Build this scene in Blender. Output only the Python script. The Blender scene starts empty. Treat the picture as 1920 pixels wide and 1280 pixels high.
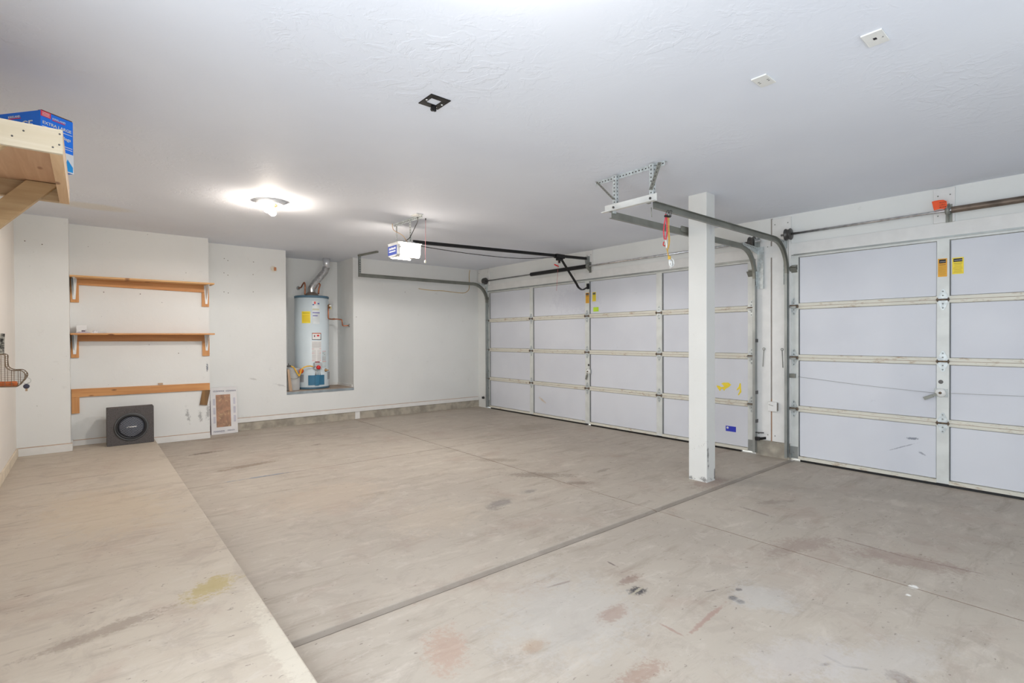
import bpy, math, random
from mathutils import Vector, Matrix
random.seed(7)
S = bpy.context.scene
COL = S.collection

# ------------------------------------------------------------------ camera
F_PX = 945.42
YAW, PIT, ROL = .6995, -.0084, -.0047
CAMZ = 1.289
fw = Vector((math.sin(YAW)*math.cos(PIT), math.cos(YAW)*math.cos(PIT), math.sin(PIT)))
r0 = Vector((math.cos(YAW), -math.sin(YAW), 0)); u0 = r0.cross(fw)
rt = r0*math.cos(ROL)+u0*math.sin(ROL); up = -r0*math.sin(ROL)+u0*math.cos(ROL)
CP = Vector((0, 0, CAMZ))
cam_d = bpy.data.cameras.new('camera'); cam = bpy.data.objects.new('camera', cam_d); COL.objects.link(cam)
cam.matrix_world = Matrix(((rt.x, up.x, -fw.x, 0), (rt.y, up.y, -fw.y, 0), (rt.z, up.z, -fw.z, CAMZ), (0, 0, 0, 1)))
cam_d.sensor_width = 36; cam_d.lens = 36*F_PX/1920; cam_d.clip_start = .05; cam_d.clip_end = 200
S.camera = cam

# ------------------------------------------------------------------ exposure, world, added daylight fill
S.view_settings.view_transform = 'Standard'; S.view_settings.look = 'None'
S.view_settings.gamma = 1; S.view_settings.use_curve_mapping = False
S.view_settings.exposure = 0.7
W = bpy.data.worlds.new('world'); S.world = W; W.use_nodes = True
W.node_tree.nodes['Background'].inputs[0].default_value = (.80, .90, 1, 1)
W.node_tree.nodes['Background'].inputs[1].default_value = 1.5
def area_light(name, loc, rot, sx, sy, power, color):
    d = bpy.data.lights.new(name, 'AREA'); d.shape = 'RECTANGLE'; d.size = sx; d.size_y = sy
    d.energy = power; d.color = color
    o = bpy.data.objects.new(name, d); COL.objects.link(o); o.location = loc; o.rotation_euler = rot
    return o
# added fill lamps at an invented doorway and window out of view
area_light('fill_window_light', (2.0, -1.75, 1.6), (math.radians(-90), 0, math.pi), 2.0, 1.2, 6, (.90, .95, 1))
area_light('fill_doorway_light', (-.80, .45, 1.17), (0, math.radians(-90), 0), 2.05, 2.5, 40, (.84, .92, 1))

# ------------------------------------------------------------------ measured planes
XD = 5.576        # inner face of the wall with the garage doors
YC = 7.60         # far wall beside the water heater
YB = 7.28         # boxed out wall with the shelves
YA = 6.98         # boxed out corner at the left
XL = -.55         # left wall
CZ = 2.542        # ceiling
YF = -1.30        # wall behind the camera
XR, XAR = 1.165, -.145
ZS = .128         # top of the raised slab at the left
XS = .585         # its edge
AX0, AX1, AYB, AZ = 2.175, 3.167, 8.25, .522   # water heater alcove
def FZ(x): return .0097*(XD-x)
def ray(x, y): return fw*F_PX+rt*(x-960)-up*(y-640)
def pX(x, y, X): d = ray(x, y); return CP+d*(X/d.x)
def pY(x, y, Y): d = ray(x, y); return CP+d*(Y/d.y)
def pZ(x, y, Z): d = ray(x, y); return CP+d*((Z-CAMZ)/d.z)
def pF(x, y):
    d = ray(x, y); return CP+d*((.0097*XD-CAMZ)/(d.z+.0097*d.x))

# ------------------------------------------------------------------ materials
def lin(c):
    c = c/255
    return c/12.92 if c <= .04045 else ((c+.055)/1.055)**2.4
def rgb(t): return (lin(t[0]), lin(t[1]), lin(t[2]), 1)
class NT:
    def __init__(s, m): s.t = m.node_tree; s.n = s.t.nodes; s.l = s.t.links
    def new(s, k, **kw):
        n = s.n.new(k)
        for a, b in kw.items(): setattr(n, a, b)
        return n
    def link(s, a, b): s.l.new(a, b)
    def math(s, op, a, b=None, clamp=False):
        n = s.new('ShaderNodeMath', operation=op, use_clamp=clamp)
        for i, v in enumerate((a, b)):
            if v is None: continue
            if isinstance(v, (int, float)): n.inputs[i].default_value = v
            else: s.link(v, n.inputs[i])
        return n.outputs[0]
    def mix(s, f, a, b):
        n = s.new('ShaderNodeMix', data_type='RGBA')
        for i, v in ((0, f), (6, a), (7, b)):
            if isinstance(v, (int, float)): n.inputs[i].default_value = v
            elif isinstance(v, tuple): n.inputs[i].default_value = v
            else: s.link(v, n.inputs[i])
        return n.outputs[2]
    def noise(s, scale, detail=3, vec=None, rough=.5, dist=0):
        n = s.new('ShaderNodeTexNoise'); n.inputs['Scale'].default_value = scale
        n.inputs['Detail'].default_value = detail; n.inputs['Roughness'].default_value = rough
        n.inputs['Distortion'].default_value = dist
        if vec is not None: s.link(vec, n.inputs['Vector'])
        return n.outputs['Fac']
    def ramp(s, f, a, b):
        n = s.new('ShaderNodeMapRange'); n.interpolation_type = 'SMOOTHSTEP'
        s.link(f, n.inputs[0]); n.inputs[1].default_value = a; n.inputs[2].default_value = b
        return n.outputs[0]
    def coords(s): return s.new('ShaderNodeTexCoord').outputs['Object']
    def stretch(s, vec, sc, rz=0):
        n = s.new('ShaderNodeMapping'); n.inputs['Scale'].default_value = sc; n.inputs['Rotation'].default_value[2] = rz
        s.link(vec, n.inputs['Vector']); return n.outputs[0]
    def bump(s, h, strength, dist=.01):
        n = s.new('ShaderNodeBump'); n.inputs['Strength'].default_value = strength; n.inputs['Distance'].default_value = dist
        s.link(h, n.inputs['Height']); s.link(n.outputs[0], s.n['Principled BSDF'].inputs['Normal'])
MATS = {}
def mat(name, c=(200, 200, 200), rough=.6, metal=0, var=.06, vs=8, bump=0, bs=60, spec=.5, emit=None, es=0, trans=0):
    if name in MATS: return MATS[name]
    m = bpy.data.materials.new(name); m.use_nodes = True; q = NT(m); b = q.n['Principled BSDF']
    b.inputs['Roughness'].default_value = rough; b.inputs['Metallic'].default_value = metal
    b.inputs['Specular IOR Level'].default_value = spec; b.inputs['Transmission Weight'].default_value = trans
    a = rgb(c); v = q.coords(); n = q.noise(vs, 3, v)
    lo = tuple(x*(1-var*2) for x in a[:3])+(1,); hi = tuple(min(1, x*(1+var)) for x in a[:3])+(1,)
    q.link(q.mix(q.ramp(n, .3, .7), lo, hi), b.inputs['Base Color'])
    if bump: q.bump(q.noise(bs, 3, v), bump, .004)
    if emit: b.inputs['Emission Color'].default_value = rgb(emit); b.inputs['Emission Strength'].default_value = es
    m.diffuse_color = a; MATS[name] = m; return m
def blob_chain(q, col, v, blobs, wobble=.35, wscale=9):
    """shaped stains and painted shade lying on the surface: (axes, cx, cy, rx, ry, rot, colour, strength)"""
    sp = q.new('ShaderNodeSeparateXYZ'); q.link(v, sp.inputs[0])
    wn = q.math('SUBTRACT', q.math('ADD', q.math('MULTIPLY', q.noise(wscale, 4, v, .65), .5), q.math('MULTIPLY', q.noise(wscale*5, 3, v, .7), .5)), .5)
    for ax, cx, cy, rx, ry, rot, c, st in blobs:
        a, b_ = sp.outputs[ax[0]], sp.outputs[ax[1]]
        dx, dy = q.math('SUBTRACT', a, cx), q.math('SUBTRACT', b_, cy)
        cs, sn = math.cos(rot), math.sin(rot)
        ex = q.math('DIVIDE', q.math('ADD', q.math('MULTIPLY', dx, cs), q.math('MULTIPLY', dy, sn)), rx)
        ey = q.math('DIVIDE', q.math('SUBTRACT', q.math('MULTIPLY', dy, cs), q.math('MULTIPLY', dx, sn)), ry)
        d = q.math('SQRT', q.math('ADD', q.math('MULTIPLY', ex, ex), q.math('MULTIPLY', ey, ey)))
        d = q.math('ADD', d, q.math('MULTIPLY', wn, wobble*6))
        n = q.new('ShaderNodeMapRange'); n.interpolation_type = 'SMOOTHSTEP'
        q.link(d, n.inputs[0]); n.inputs[1].default_value = 1.15; n.inputs[2].default_value = .45
        n.inputs[3].default_value = 0; n.inputs[4].default_value = st
        col = q.mix(n.outputs[0], col, rgb(c))
    return col
def wall_mat(name, c, blobs=(), bump=.25, specks=True, dirt=.05, bscale=24):
    m = bpy.data.materials.new(name); m.use_nodes = True; q = NT(m); b = q.n['Principled BSDF']
    b.inputs['Roughness'].default_value = .75; b.inputs['Specular IOR Level'].default_value = .3
    v = q.coords(); a = rgb(c)
    col = q.mix(q.ramp(q.noise(1.3, 4, v), .35, .75), a, tuple(x*(1-dirt) for x in a[:3])+(1,))
    col = q.mix(q.math('MULTIPLY', q.ramp(q.noise(7, 5, v, .7), .62, .8), .18), col, rgb((150, 146, 138)))
    if specks: col = q.mix(q.math('MULTIPLY', q.ramp(q.noise(38, 2, v), .77, .80), .6), col, rgb((110, 105, 100)))
    if blobs: col = blob_chain(q, col, v, blobs, 1.0, 26)
    q.link(col, b.inputs['Base Color']); q.bump(q.noise(bscale, 4, v, .6, .5), bump, .004)
    m.diffuse_color = a; MATS[name] = m; return m
def wood_mat(name, c1, c2, knot, axis=0, rough=.6):
    m = bpy.data.materials.new(name); m.use_nodes = True; q = NT(m); b = q.n['Principled BSDF']
    b.inputs['Roughness'].default_value = rough; v = q.coords()
    sc = [28, 28, 28]; sc[axis] = 1.6
    g = q.noise(1, 5, q.stretch(v, sc), .6, .8)
    col = q.mix(q.ramp(g, .3, .7), rgb(c1), rgb(c2))
    kc = [12, 12, 12]; kc[axis] = 4.5
    if axis != 1: kc[1] = 0
    vo = q.new('ShaderNodeTexVoronoi'); vo.inputs['Scale'].default_value = 1; q.link(q.stretch(v, kc), vo.inputs['Vector'])
    n = q.new('ShaderNodeMapRange'); n.interpolation_type = 'SMOOTHSTEP'; q.link(vo.outputs['Distance'], n.inputs[0])
    n.inputs[1].default_value = .17; n.inputs[2].default_value = .07
    sel = q.ramp(q.noise(4, 1, v), .50, .53)
    col = q.mix(q.math('MULTIPLY', q.math('MULTIPLY', n.outputs[0], sel), .85), col, rgb(knot))
    q.link(col, b.inputs['Base Color']); q.bump(g, .15, .003); m.diffuse_color = rgb(c1); MATS[name] = m; return m

def ceiling_mat():
    m = bpy.data.materials.new('troweled ceiling'); m.use_nodes = True; q = NT(m); b = q.n['Principled BSDF']
    b.inputs['Roughness'].default_value = .7; b.inputs['Specular IOR Level'].default_value = .25
    v = q.coords()
    col = q.mix(q.ramp(q.noise(.9, 4, v), .35, .7), rgb((234, 238, 246)), rgb((229, 233, 242)))
    q.link(blob_chain(q, col, v, [((0, 1), .05, 6.2, .34, .17, 0, (228, 220, 203), .5)], .05), b.inputs['Base Color'])
    a = q.noise(5.5, 4, v, .55, 1.8); h = q.ramp(a, .52, .60)
    a2 = q.noise(11, 3, v, .55, 1.2); h2 = q.math('MULTIPLY', q.ramp(a2, .52, .6), .5)
    area = q.ramp(q.noise(1.1, 2, v), .45, .68)
    fine = q.math('MULTIPLY', q.noise(60, 3, v), .25)
    q.bump(q.math('ADD', q.math('MULTIPLY', q.math('ADD', h, h2), q.math('ADD', q.math('MULTIPLY', area, .9), .1)), fine), .38, .003)
    MATS['ceiling'] = m; return m
def floor_mat(name, base, base2, blobs):
    m = bpy.data.materials.new(name); m.use_nodes = True; q = NT(m); b = q.n['Principled BSDF']
    v = q.coords(); b.inputs['Specular IOR Level'].default_value = .35
    col = q.mix(q.ramp(q.noise(.8, 5, v, .6), .3, .7), rgb(base), rgb(base2))
    s1 = q.noise(1, 6, q.stretch(v, (1.6, 9, 1), .25), .68, .6)
    col = q.mix(q.math('MULTIPLY', q.ramp(s1, .50, .74), .48), col, rgb((146, 132, 118)))
    s2 = q.noise(1, 5, q.stretch(v, (2.2, 7, 1), -.5), .7, .4)
    col = q.mix(q.math('MULTIPLY', q.ramp(s2, .52, .75), .40), col, rgb((214, 204, 192)))
    s3 = q.noise(1, 6, q.stretch(v, (5, 26, 1), .15), .75)
    col = q.mix(q.math('MULTIPLY', q.ramp(s3, .58, .78), .5), col, rgb((128, 114, 102)))
    red = q.noise(2.2, 5, v, .65, .5)
    col = q.mix(q.math('MULTIPLY', q.ramp(red, .52, .72), .26), col, rgb((158, 126, 112)))
    pt = q.noise(4.5, 6, v, .72, .8)
    col = q.mix(q.math('MULTIPLY', q.ramp(pt, .50, .64), .34), col, rgb((160, 148, 137)))
    pt2 = q.noise(6.5, 6, q.stretch(v, (1, 1.4, 1), 1.0), .75, .6)
    col = q.mix(q.math('MULTIPLY', q.ramp(pt2, .54, .66), .30), col, rgb((206, 198, 188)))
    sp = q.noise(26, 3, q.stretch(v, (1, 1.8, 1), .6), .6)
    col = q.mix(q.math('MULTIPLY', q.ramp(sp, .67, .73), .6), col, rgb((104, 90, 82)))
    col = blob_chain(q, col, v, blobs, .6, 10)
    if 'slab' in name and 'raised' not in name:      # darker bands drawn along the joints
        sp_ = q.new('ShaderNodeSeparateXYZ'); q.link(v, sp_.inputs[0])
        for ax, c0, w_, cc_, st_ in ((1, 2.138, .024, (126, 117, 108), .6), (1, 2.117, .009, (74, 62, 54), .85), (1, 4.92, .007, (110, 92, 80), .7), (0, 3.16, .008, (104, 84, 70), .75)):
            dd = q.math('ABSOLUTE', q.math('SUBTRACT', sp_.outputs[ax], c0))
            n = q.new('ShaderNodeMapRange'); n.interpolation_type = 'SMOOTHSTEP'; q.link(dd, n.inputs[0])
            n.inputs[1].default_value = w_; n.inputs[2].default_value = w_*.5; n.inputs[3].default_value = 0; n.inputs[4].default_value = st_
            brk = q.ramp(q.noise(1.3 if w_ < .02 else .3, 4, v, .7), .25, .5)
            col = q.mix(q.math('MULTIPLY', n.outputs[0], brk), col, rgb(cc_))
    q.link(col, b.inputs['Base Color'])
    rr = q.new('ShaderNodeMapRange'); q.link(s1, rr.inputs[0]); rr.inputs[3].default_value = .55; rr.inputs[4].default_value = .78
    q.link(rr.outputs[0], b.inputs['Roughness'])
    q.bump(q.math('ADD', q.noise(70, 4, v, .7), q.math('MULTIPLY', q.noise(9, 3, v), .6)), .22, .002)
    MATS[name] = m; return m

WALL = (232, 233, 231)
M_wall = wall_mat('painted wall', WALL, [
    ((0, 2), .93, .36, .020, .085, .2, (90, 90, 92), .5), ((0, 2), 1.06, .33, .018, .06, .1, (80, 80, 82), .5),
    ((0, 2), 1.145, .37, .022, .10, 0, (105, 105, 106), .5), ((0, 2), 1.14, .93, .010, .05, 0, (95, 104, 120), .9),
    ((0, 2), 2.1, .62, .07, .012, -.3, (185, 185, 185), .6), ((0, 2), 1.75, .73, .05, .015, -.2, (180, 178, 174), .5)])
M_wallL = wall_mat('left wall paint', (234, 228, 220))
M_wallR = wall_mat('door wall paint', (234, 235, 232), [
    ((1, 2), 2.30, .30, .035, .012, -.2, (176, 132, 104), .9), ((1, 2), 2.36, .415, .03, .012, 0, (190, 140, 110), .8),
    ((1, 2), 2.45, 2.02, .03, .01, 0, (190, 130, 90), .7)], .15)
M_ceil = ceiling_mat()
M_trim = mat('painted trim', (232, 231, 228), .55, var=.02, vs=10, bump=.1)
M_curb = mat('bare concrete stem wall', (176, 168, 154), .9, var=.14, vs=9, bump=.5)
M_gap = mat('rusty seam', (150, 122, 98), .9, var=.2)
M_seam = mat('grey board seam', (150, 142, 134), .9)
M_ledge = mat('blue grey painted ledge', (150, 160, 166), .5, var=.12)
M_ledgetop = mat('dusty tan ledge top', (176, 158, 142), .8, var=.12)
M_steel = mat('galvanized steel', (168, 172, 170), .4, .6, var=.07, vs=7)
M_steeld = mat('dull galvanized steel', (142, 143, 135), .45, .5, var=.08, vs=5)
M_steelb = mat('bright zinc plate', (206, 212, 212), .42, .4, var=.10, vs=30)
M_dark = mat('dark cast metal', (92, 90, 88), .45, .6, var=.1)
M_black = mat('black metal', (24, 23, 24), .4, .2, var=.05)
M_blackp = mat('black plastic', (20, 20, 22), .45, 0, var=.05)
M_rust = mat('rusty steel', (122, 104, 86), .7, .3, var=.3, vs=50)
M_springb = mat('brown oiled spring steel', (116, 102, 90), .5, .5, var=.2)
def eps_mat():
    m = bpy.data.materials.new('lavender white insulation board'); m.use_nodes = True; q = NT(m); b = q.n['Principled BSDF']; v = q.coords()
    b.inputs['Roughness'].default_value = .7; b.inputs['Specular IOR Level'].default_value = .25
    col = q.mix(q.ramp(q.noise(1.4, 3, v), .35, .7), rgb((222, 224, 230)), rgb((215, 217, 224)))
    col = q.mix(q.math('MULTIPLY', q.ramp(q.noise(6, 5, v, .75), .66, .8), .25), col, rgb((170, 168, 176)))
    a = pX(1710, 822, XD); c = pX(1690, 838, XD); d = pX(1728, 850, XD); e = pX(1016, 750, XD); f = pX(1120, 800, XD)
    col = blob_chain(q, col, v, [((1, 2), a.y, a.z, .05, .010, -.1, (120, 124, 136), .8), ((1, 2), c.y, c.z, .12, .005, -.45, (150, 152, 162), .7),
        ((1, 2), d.y, d.z, .03, .010, .5, (130, 134, 146), .7), ((1, 2), e.y, e.z, .10, .02, .5, (206, 188, 164), .8), ((1, 2), 5.2, 1.84, .5, .2, 0, (204, 205, 214), .6)], .6, 16)  # last entry paints a soft shadow patch near the opener arm
    q.link(col, b.inputs['Base Color']); MATS['eps'] = m; return m
M_eps = eps_mat()
M_doorp = mat('white door steel', (222, 224, 220), .42, .05, var=.04, vs=7)
M_silver = mat('silver pipe', (205, 205, 205), .25, .9, var=.12, vs=25)
M_copper = mat('copper pipe', (176, 112, 82), .38, .8, var=.2, vs=30)
M_yell = mat('yellow label', (248, 222, 62), .55, var=.03)
M_yorg = mat('amber label', (238, 172, 52), .55, var=.05)
M_lime = mat('lime label', (196, 232, 60), .55, var=.03)
M_blue = mat('royal blue label', (48, 60, 190), .5, var=.04)
M_ink = mat('black ink', (36, 34, 36), .6, var=.02)
M_inkl = mat('faded label ink', (190, 158, 60), .6, var=.02)
M_white = mat('white paper', (236, 236, 234), .6, var=.02)
M_whitep = mat('white plastic', (232, 232, 228), .4, var=.02)
M_red = mat('red plastic', (216, 40, 44), .4, var=.05)
M_orange = mat('orange tag', (250, 92, 34), .5, var=.03)
def rail_mat():
    m = bpy.data.materials.new('rust flecked rail'); m.use_nodes = True; q = NT(m); b = q.n['Principled BSDF']
    b.inputs['Roughness'].default_value = .5; v = q.coords()
    n = q.noise(1, 5, q.stretch(v, (1, 9, 30)), .75)
    col = q.mix(q.math('MULTIPLY', q.ramp(n, .52, .72), .75), rgb((222, 219, 206)), rgb((166, 132, 98)))
    q.link(col, b.inputs['Base Color']); MATS['rail'] = m; return m
M_rail = rail_mat()
M_pineA = wood_mat('orange pine', (214, 158, 102), (196, 136, 82), (110, 68, 40))
M_pineD = wood_mat('darker orange pine', (200, 146, 92), (182, 122, 72), (96, 58, 34))
M_lumX = wood_mat('pale lumber across', (206, 194, 172), (196, 182, 156), (130, 90, 56))
M_lumY = wood_mat('pale lumber along', (222, 190, 150), (204, 166, 124), (130, 84, 52), 1)
M_ply = wood_mat('plywood underside', (212, 176, 142), (198, 158, 124), (150, 104, 76), 1)
M_oldw = wood_mat('weathered wood', (150, 112, 66), (110, 84, 54), (60, 44, 30), 2)
M_oldw2 = wood_mat('raw board', (196, 168, 140), (176, 146, 116), (120, 90, 66), 2)

# ------------------------------------------------------------------ mesh helpers
class MB:
    def __init__(s): s.v = []; s.f = []; s.m = []; s.sm = []
    def add(s, vs, fs, m=0, smooth=False):
        b = len(s.v); s.v += [tuple(v) for v in vs]
        for f in fs: s.f.append([b+i for i in f]); s.m.append(m); s.sm.append(smooth)
        return s
    def box(s, x0, x1, y0, y1, z0, z1, m=0):
        x0, x1 = sorted((x0, x1)); y0, y1 = sorted((y0, y1)); z0, z1 = sorted((z0, z1))
        return s.add([(x0,y0,z0),(x1,y0,z0),(x1,y1,z0),(x0,y1,z0),(x0,y0,z1),(x1,y0,z1),(x1,y1,z1),(x0,y1,z1)],
            [(3,2,1,0),(4,5,6,7),(0,1,5,4),(1,2,6,5),(2,3,7,6),(3,0,4,7)], m)
    def obox(s, o, a, b, c, m=0):
        o = Vector(o); a, b, c = Vector(a), Vector(b), Vector(c)
        if a.cross(b).dot(c) < 0: a, b = b, a
        vs = [o, o+a, o+a+b, o+b, o+c, o+a+c, o+a+b+c, o+b+c]
        return s.add(vs, [(3,2,1,0),(4,5,6,7),(0,1,5,4),(1,2,6,5),(2,3,7,6),(3,0,4,7)], m)
    def bar(s, p, q, w, h, ref=(0, 0, 1), m=0):
        p, q = Vector(p), Vector(q); d = (q-p).normalized(); r = d.cross(Vector(ref))
        if r.length < 1e-4: r = d.cross(Vector((1, 0, 0)))
        r.normalize(); u = r.cross(d)
        return s.obox(p-r*w/2-u*h/2, r*w, u*h, q-p, m)
    def tube(s, pts, r, n=10, m=0, caps=True, closed=False):
        pts = [Vector(p) for p in pts]; N = len(pts); rings = []
        ref = Vector((0, 0, 1)); d0 = (pts[1]-pts[0]).normalized()
        if abs(d0.dot(ref)) > .95: ref = Vector((1, 0, 0))
        a = d0.cross(ref).normalized(); vs = []
        for i, p in enumerate(pts):
            if closed: d = (pts[(i+1) % N]-pts[i-1]).normalized()
            else: d = (pts[min(i+1, N-1)]-pts[max(i-1, 0)]).normalized()
            a = (a-d*a.dot(d)).normalized(); b = d.cross(a)
            rr = r[i] if isinstance(r, (list, tuple)) else r
            for k in range(n):
                t = 2*math.pi*k/n; vs.append(p+a*math.cos(t)*rr+b*math.sin(t)*rr)
        fs = []
        for i in range(N if closed else N-1):
            j = (i+1) % N
            for k in range(n): fs.append((i*n+k, i*n+(k+1) % n, j*n+(k+1) % n, j*n+k))
        s.add(vs, fs, m, True)
        if caps and not closed:
            b = len(s.v)-N*n
            s.f.append([b+k for k in range(n)][::-1]); s.m.append(m); s.sm.append(False)
            s.f.append([b+(N-1)*n+k for k in range(n)]); s.m.append(m); s.sm.append(False)
        return s
    def lathe(s, prof, c, axis=(0, 0, 1), n=32, m=0):
        c = Vector(c); z = Vector(axis).normalized()
        a = z.cross(Vector((1, 0, 0)) if abs(z.x) < .9 else Vector((0, 1, 0))).normalized(); b = z.cross(a)
        vs = []; fs = []
        for r_, h in prof:
            for k in range(n):
                t = 2*math.pi*k/n; vs.append(c+z*h+(a*math.cos(t)+b*math.sin(t))*max(r_, 1e-5))
        for i in range(len(prof)-1):
            for k in range(n): fs.append((i*n+k, i*n+(k+1) % n, (i+1)*n+(k+1) % n, (i+1)*n+k))
        return s.add(vs, fs, m, True)
    def prism(s, poly, ext, m=0):
        poly = [Vector(p) for p in poly]; e = Vector(ext); n = len(poly)
        vs = poly+[p+e for p in poly]
        fs = [list(range(n))[::-1], [n+i for i in range(n)]]+[(i, (i+1) % n, n+(i+1) % n, n+i) for i in range(n)]
        return s.add(vs, fs, m)
    def text(s, txt, size, o, ax, ay, m=0, align='LEFT', depth=.0006):
        c = bpy.data.curves.new('t', 'FONT'); c.body = txt; c.size = size; c.align_x = align; c.extrude = depth; c.resolution_u = 2
        ob = bpy.data.objects.new('t', c); COL.objects.link(ob)
        me = bpy.data.meshes.new_from_object(ob.evaluated_get(bpy.context.evaluated_depsgraph_get()))
        ax, ay = Vector(ax).normalized(), Vector(ay).normalized(); az = ax.cross(ay); o = Vector(o)
        s.add([o+ax*v.co.x+ay*v.co.y+az*v.co.z for v in me.vertices], [tuple(p.vertices) for p in me.polygons], m)
        bpy.data.meshes.remove(me); bpy.data.objects.remove(ob); bpy.data.curves.remove(c)
        return s
    def build(s, name, mats, parent=None, bevel=0, label=None):
        me = bpy.data.meshes.new(name)
        org = Vector((0, 0, 0))
        me.from_pydata(s.v, [], s.f)
        for mt in (mats if isinstance(mats, (list, tuple)) else [mats]): me.materials.append(mt)
        me.polygons.foreach_set('material_index', s.m); me.polygons.foreach_set('use_smooth', s.sm); me.update()
        o = bpy.data.objects.new(name, me); COL.objects.link(o)
        if parent is not None:
            o.parent = parent; o.matrix_parent_inverse = pinv(parent)
        if bevel:
            b = o.modifiers.new('bevel', 'BEVEL'); b.width = bevel; b.segments = 2; b.limit_method = 'ANGLE'
        if label: o['label'] = label
        return o
def pinv(p):
    m = Matrix.Identity(4); chain = []
    while p is not None: chain.append(p); p = p.parent
    w = Matrix.Identity(4)
    for c in reversed(chain): w = w @ c.matrix_parent_inverse @ c.matrix_basis if c.parent else c.matrix_basis.copy()
    return w.inverted()
def thing(name, label, cat, loc=(0, 0, 0), group=None):
    o = bpy.data.objects.new(name, None); COL.objects.link(o); o.location = loc; o.empty_display_size = .1
    o['label'] = label; o['category'] = cat
    if group: o['group'] = group
    return o
def tag(o, label, cat, group=None):
    o['label'] = label; o['category'] = cat
    if group: o['group'] = group
    return o
def struct(name, mb, mats, parent=None, bevel=0):
    o = mb.build(name, mats, parent, bevel)
    if parent is None: o['kind'] = 'structure'
    return o
def arc(c, r, a0, a1, ux, uy, n=8):
    c, ux, uy = Vector(c), Vector(ux), Vector(uy)
    return [c+ux*r*math.cos(a0+(a1-a0)*i/n)+uy*r*math.sin(a0+(a1-a0)*i/n) for i in range(n+1)]
def smooth(pts, k=4):
    pts = [Vector(p) for p in pts]; out = []
    P = [pts[0]]+pts+[pts[-1]]
    for i in range(1, len(P)-2):
        for j in range(k):
            t = j/k; a, b, c, d = P[i-1], P[i], P[i+1], P[i+2]
            out.append(.5*((2*b)+(c-a)*t+(2*a-5*b+4*c-d)*t*t+(3*b-a-3*c+d)*t**3))
    out.append(pts[-1]); return out

# ------------------------------------------------------------------ floor
JY, JY2 = 2.12, 4.92      # joints running towards the doors
JX = 3.16                 # joint running beside the doors
def groove(x, y):
    g = 0
    def v(d, w, dep): return dep*max(0, 1-abs(d)/w)
    g = max(g, v(y-JY, .006, .014) if y < JY else v(y-JY, .040, .014), v(y-JY2, .006, .006), v(x-JX, .007, .007))
    return g
def cuts(lo, hi, lines, step):
    c = set()
    k = lo
    while k < hi: c.add(round(k, 4)); k += step
    c.add(hi)
    for l, w in lines:
        c = {q for q in c if abs(q-l) > max(w, .04)*1.2}
        c |= {l-w, l-.004, l, l+w*.5, l+w}|({l+.040} if w > .03 else set())
    return sorted(c)
xs = cuts(XS-.12, XD+.055, [(JX, .007)], .5); ys = cuts(YF-.1, YC+.1, [(JY, .040), (JY2, .006)], .5)
mb = MB(); vs = [(x, y, FZ(x)-groove(x, y)) for x in xs for y in ys]; ny = len(ys)
mb.add(vs, [(i*ny+j, (i+1)*ny+j, (i+1)*ny+j+1, i*ny+j+1) for i in range(len(xs)-1) for j in range(ny-1)])
nb = len(mb.v)
mb.box(XS-.12, XD+.055, YF-.1, YC+.1, -.30, -.05)
def pb(px_, py_, rx, ry, rot, c, st):
    p = pF(px_, py_); return ((0, 1), p.x, p.y, rx, ry, rot, c, st)
def seg(x0, y0, x1, y1, w, c, st):
    a, b = pF(x0, y0), pF(x1, y1); d = b-a
    return ((0, 1), (a.x+b.x)/2, (a.y+b.y)/2, math.hypot(d.x, d.y)/2*1.15, w, math.atan2(d.y, d.x), c, st)
DK, BR, LG = (74, 68, 68), (150, 112, 94), (196, 194, 192)
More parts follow.
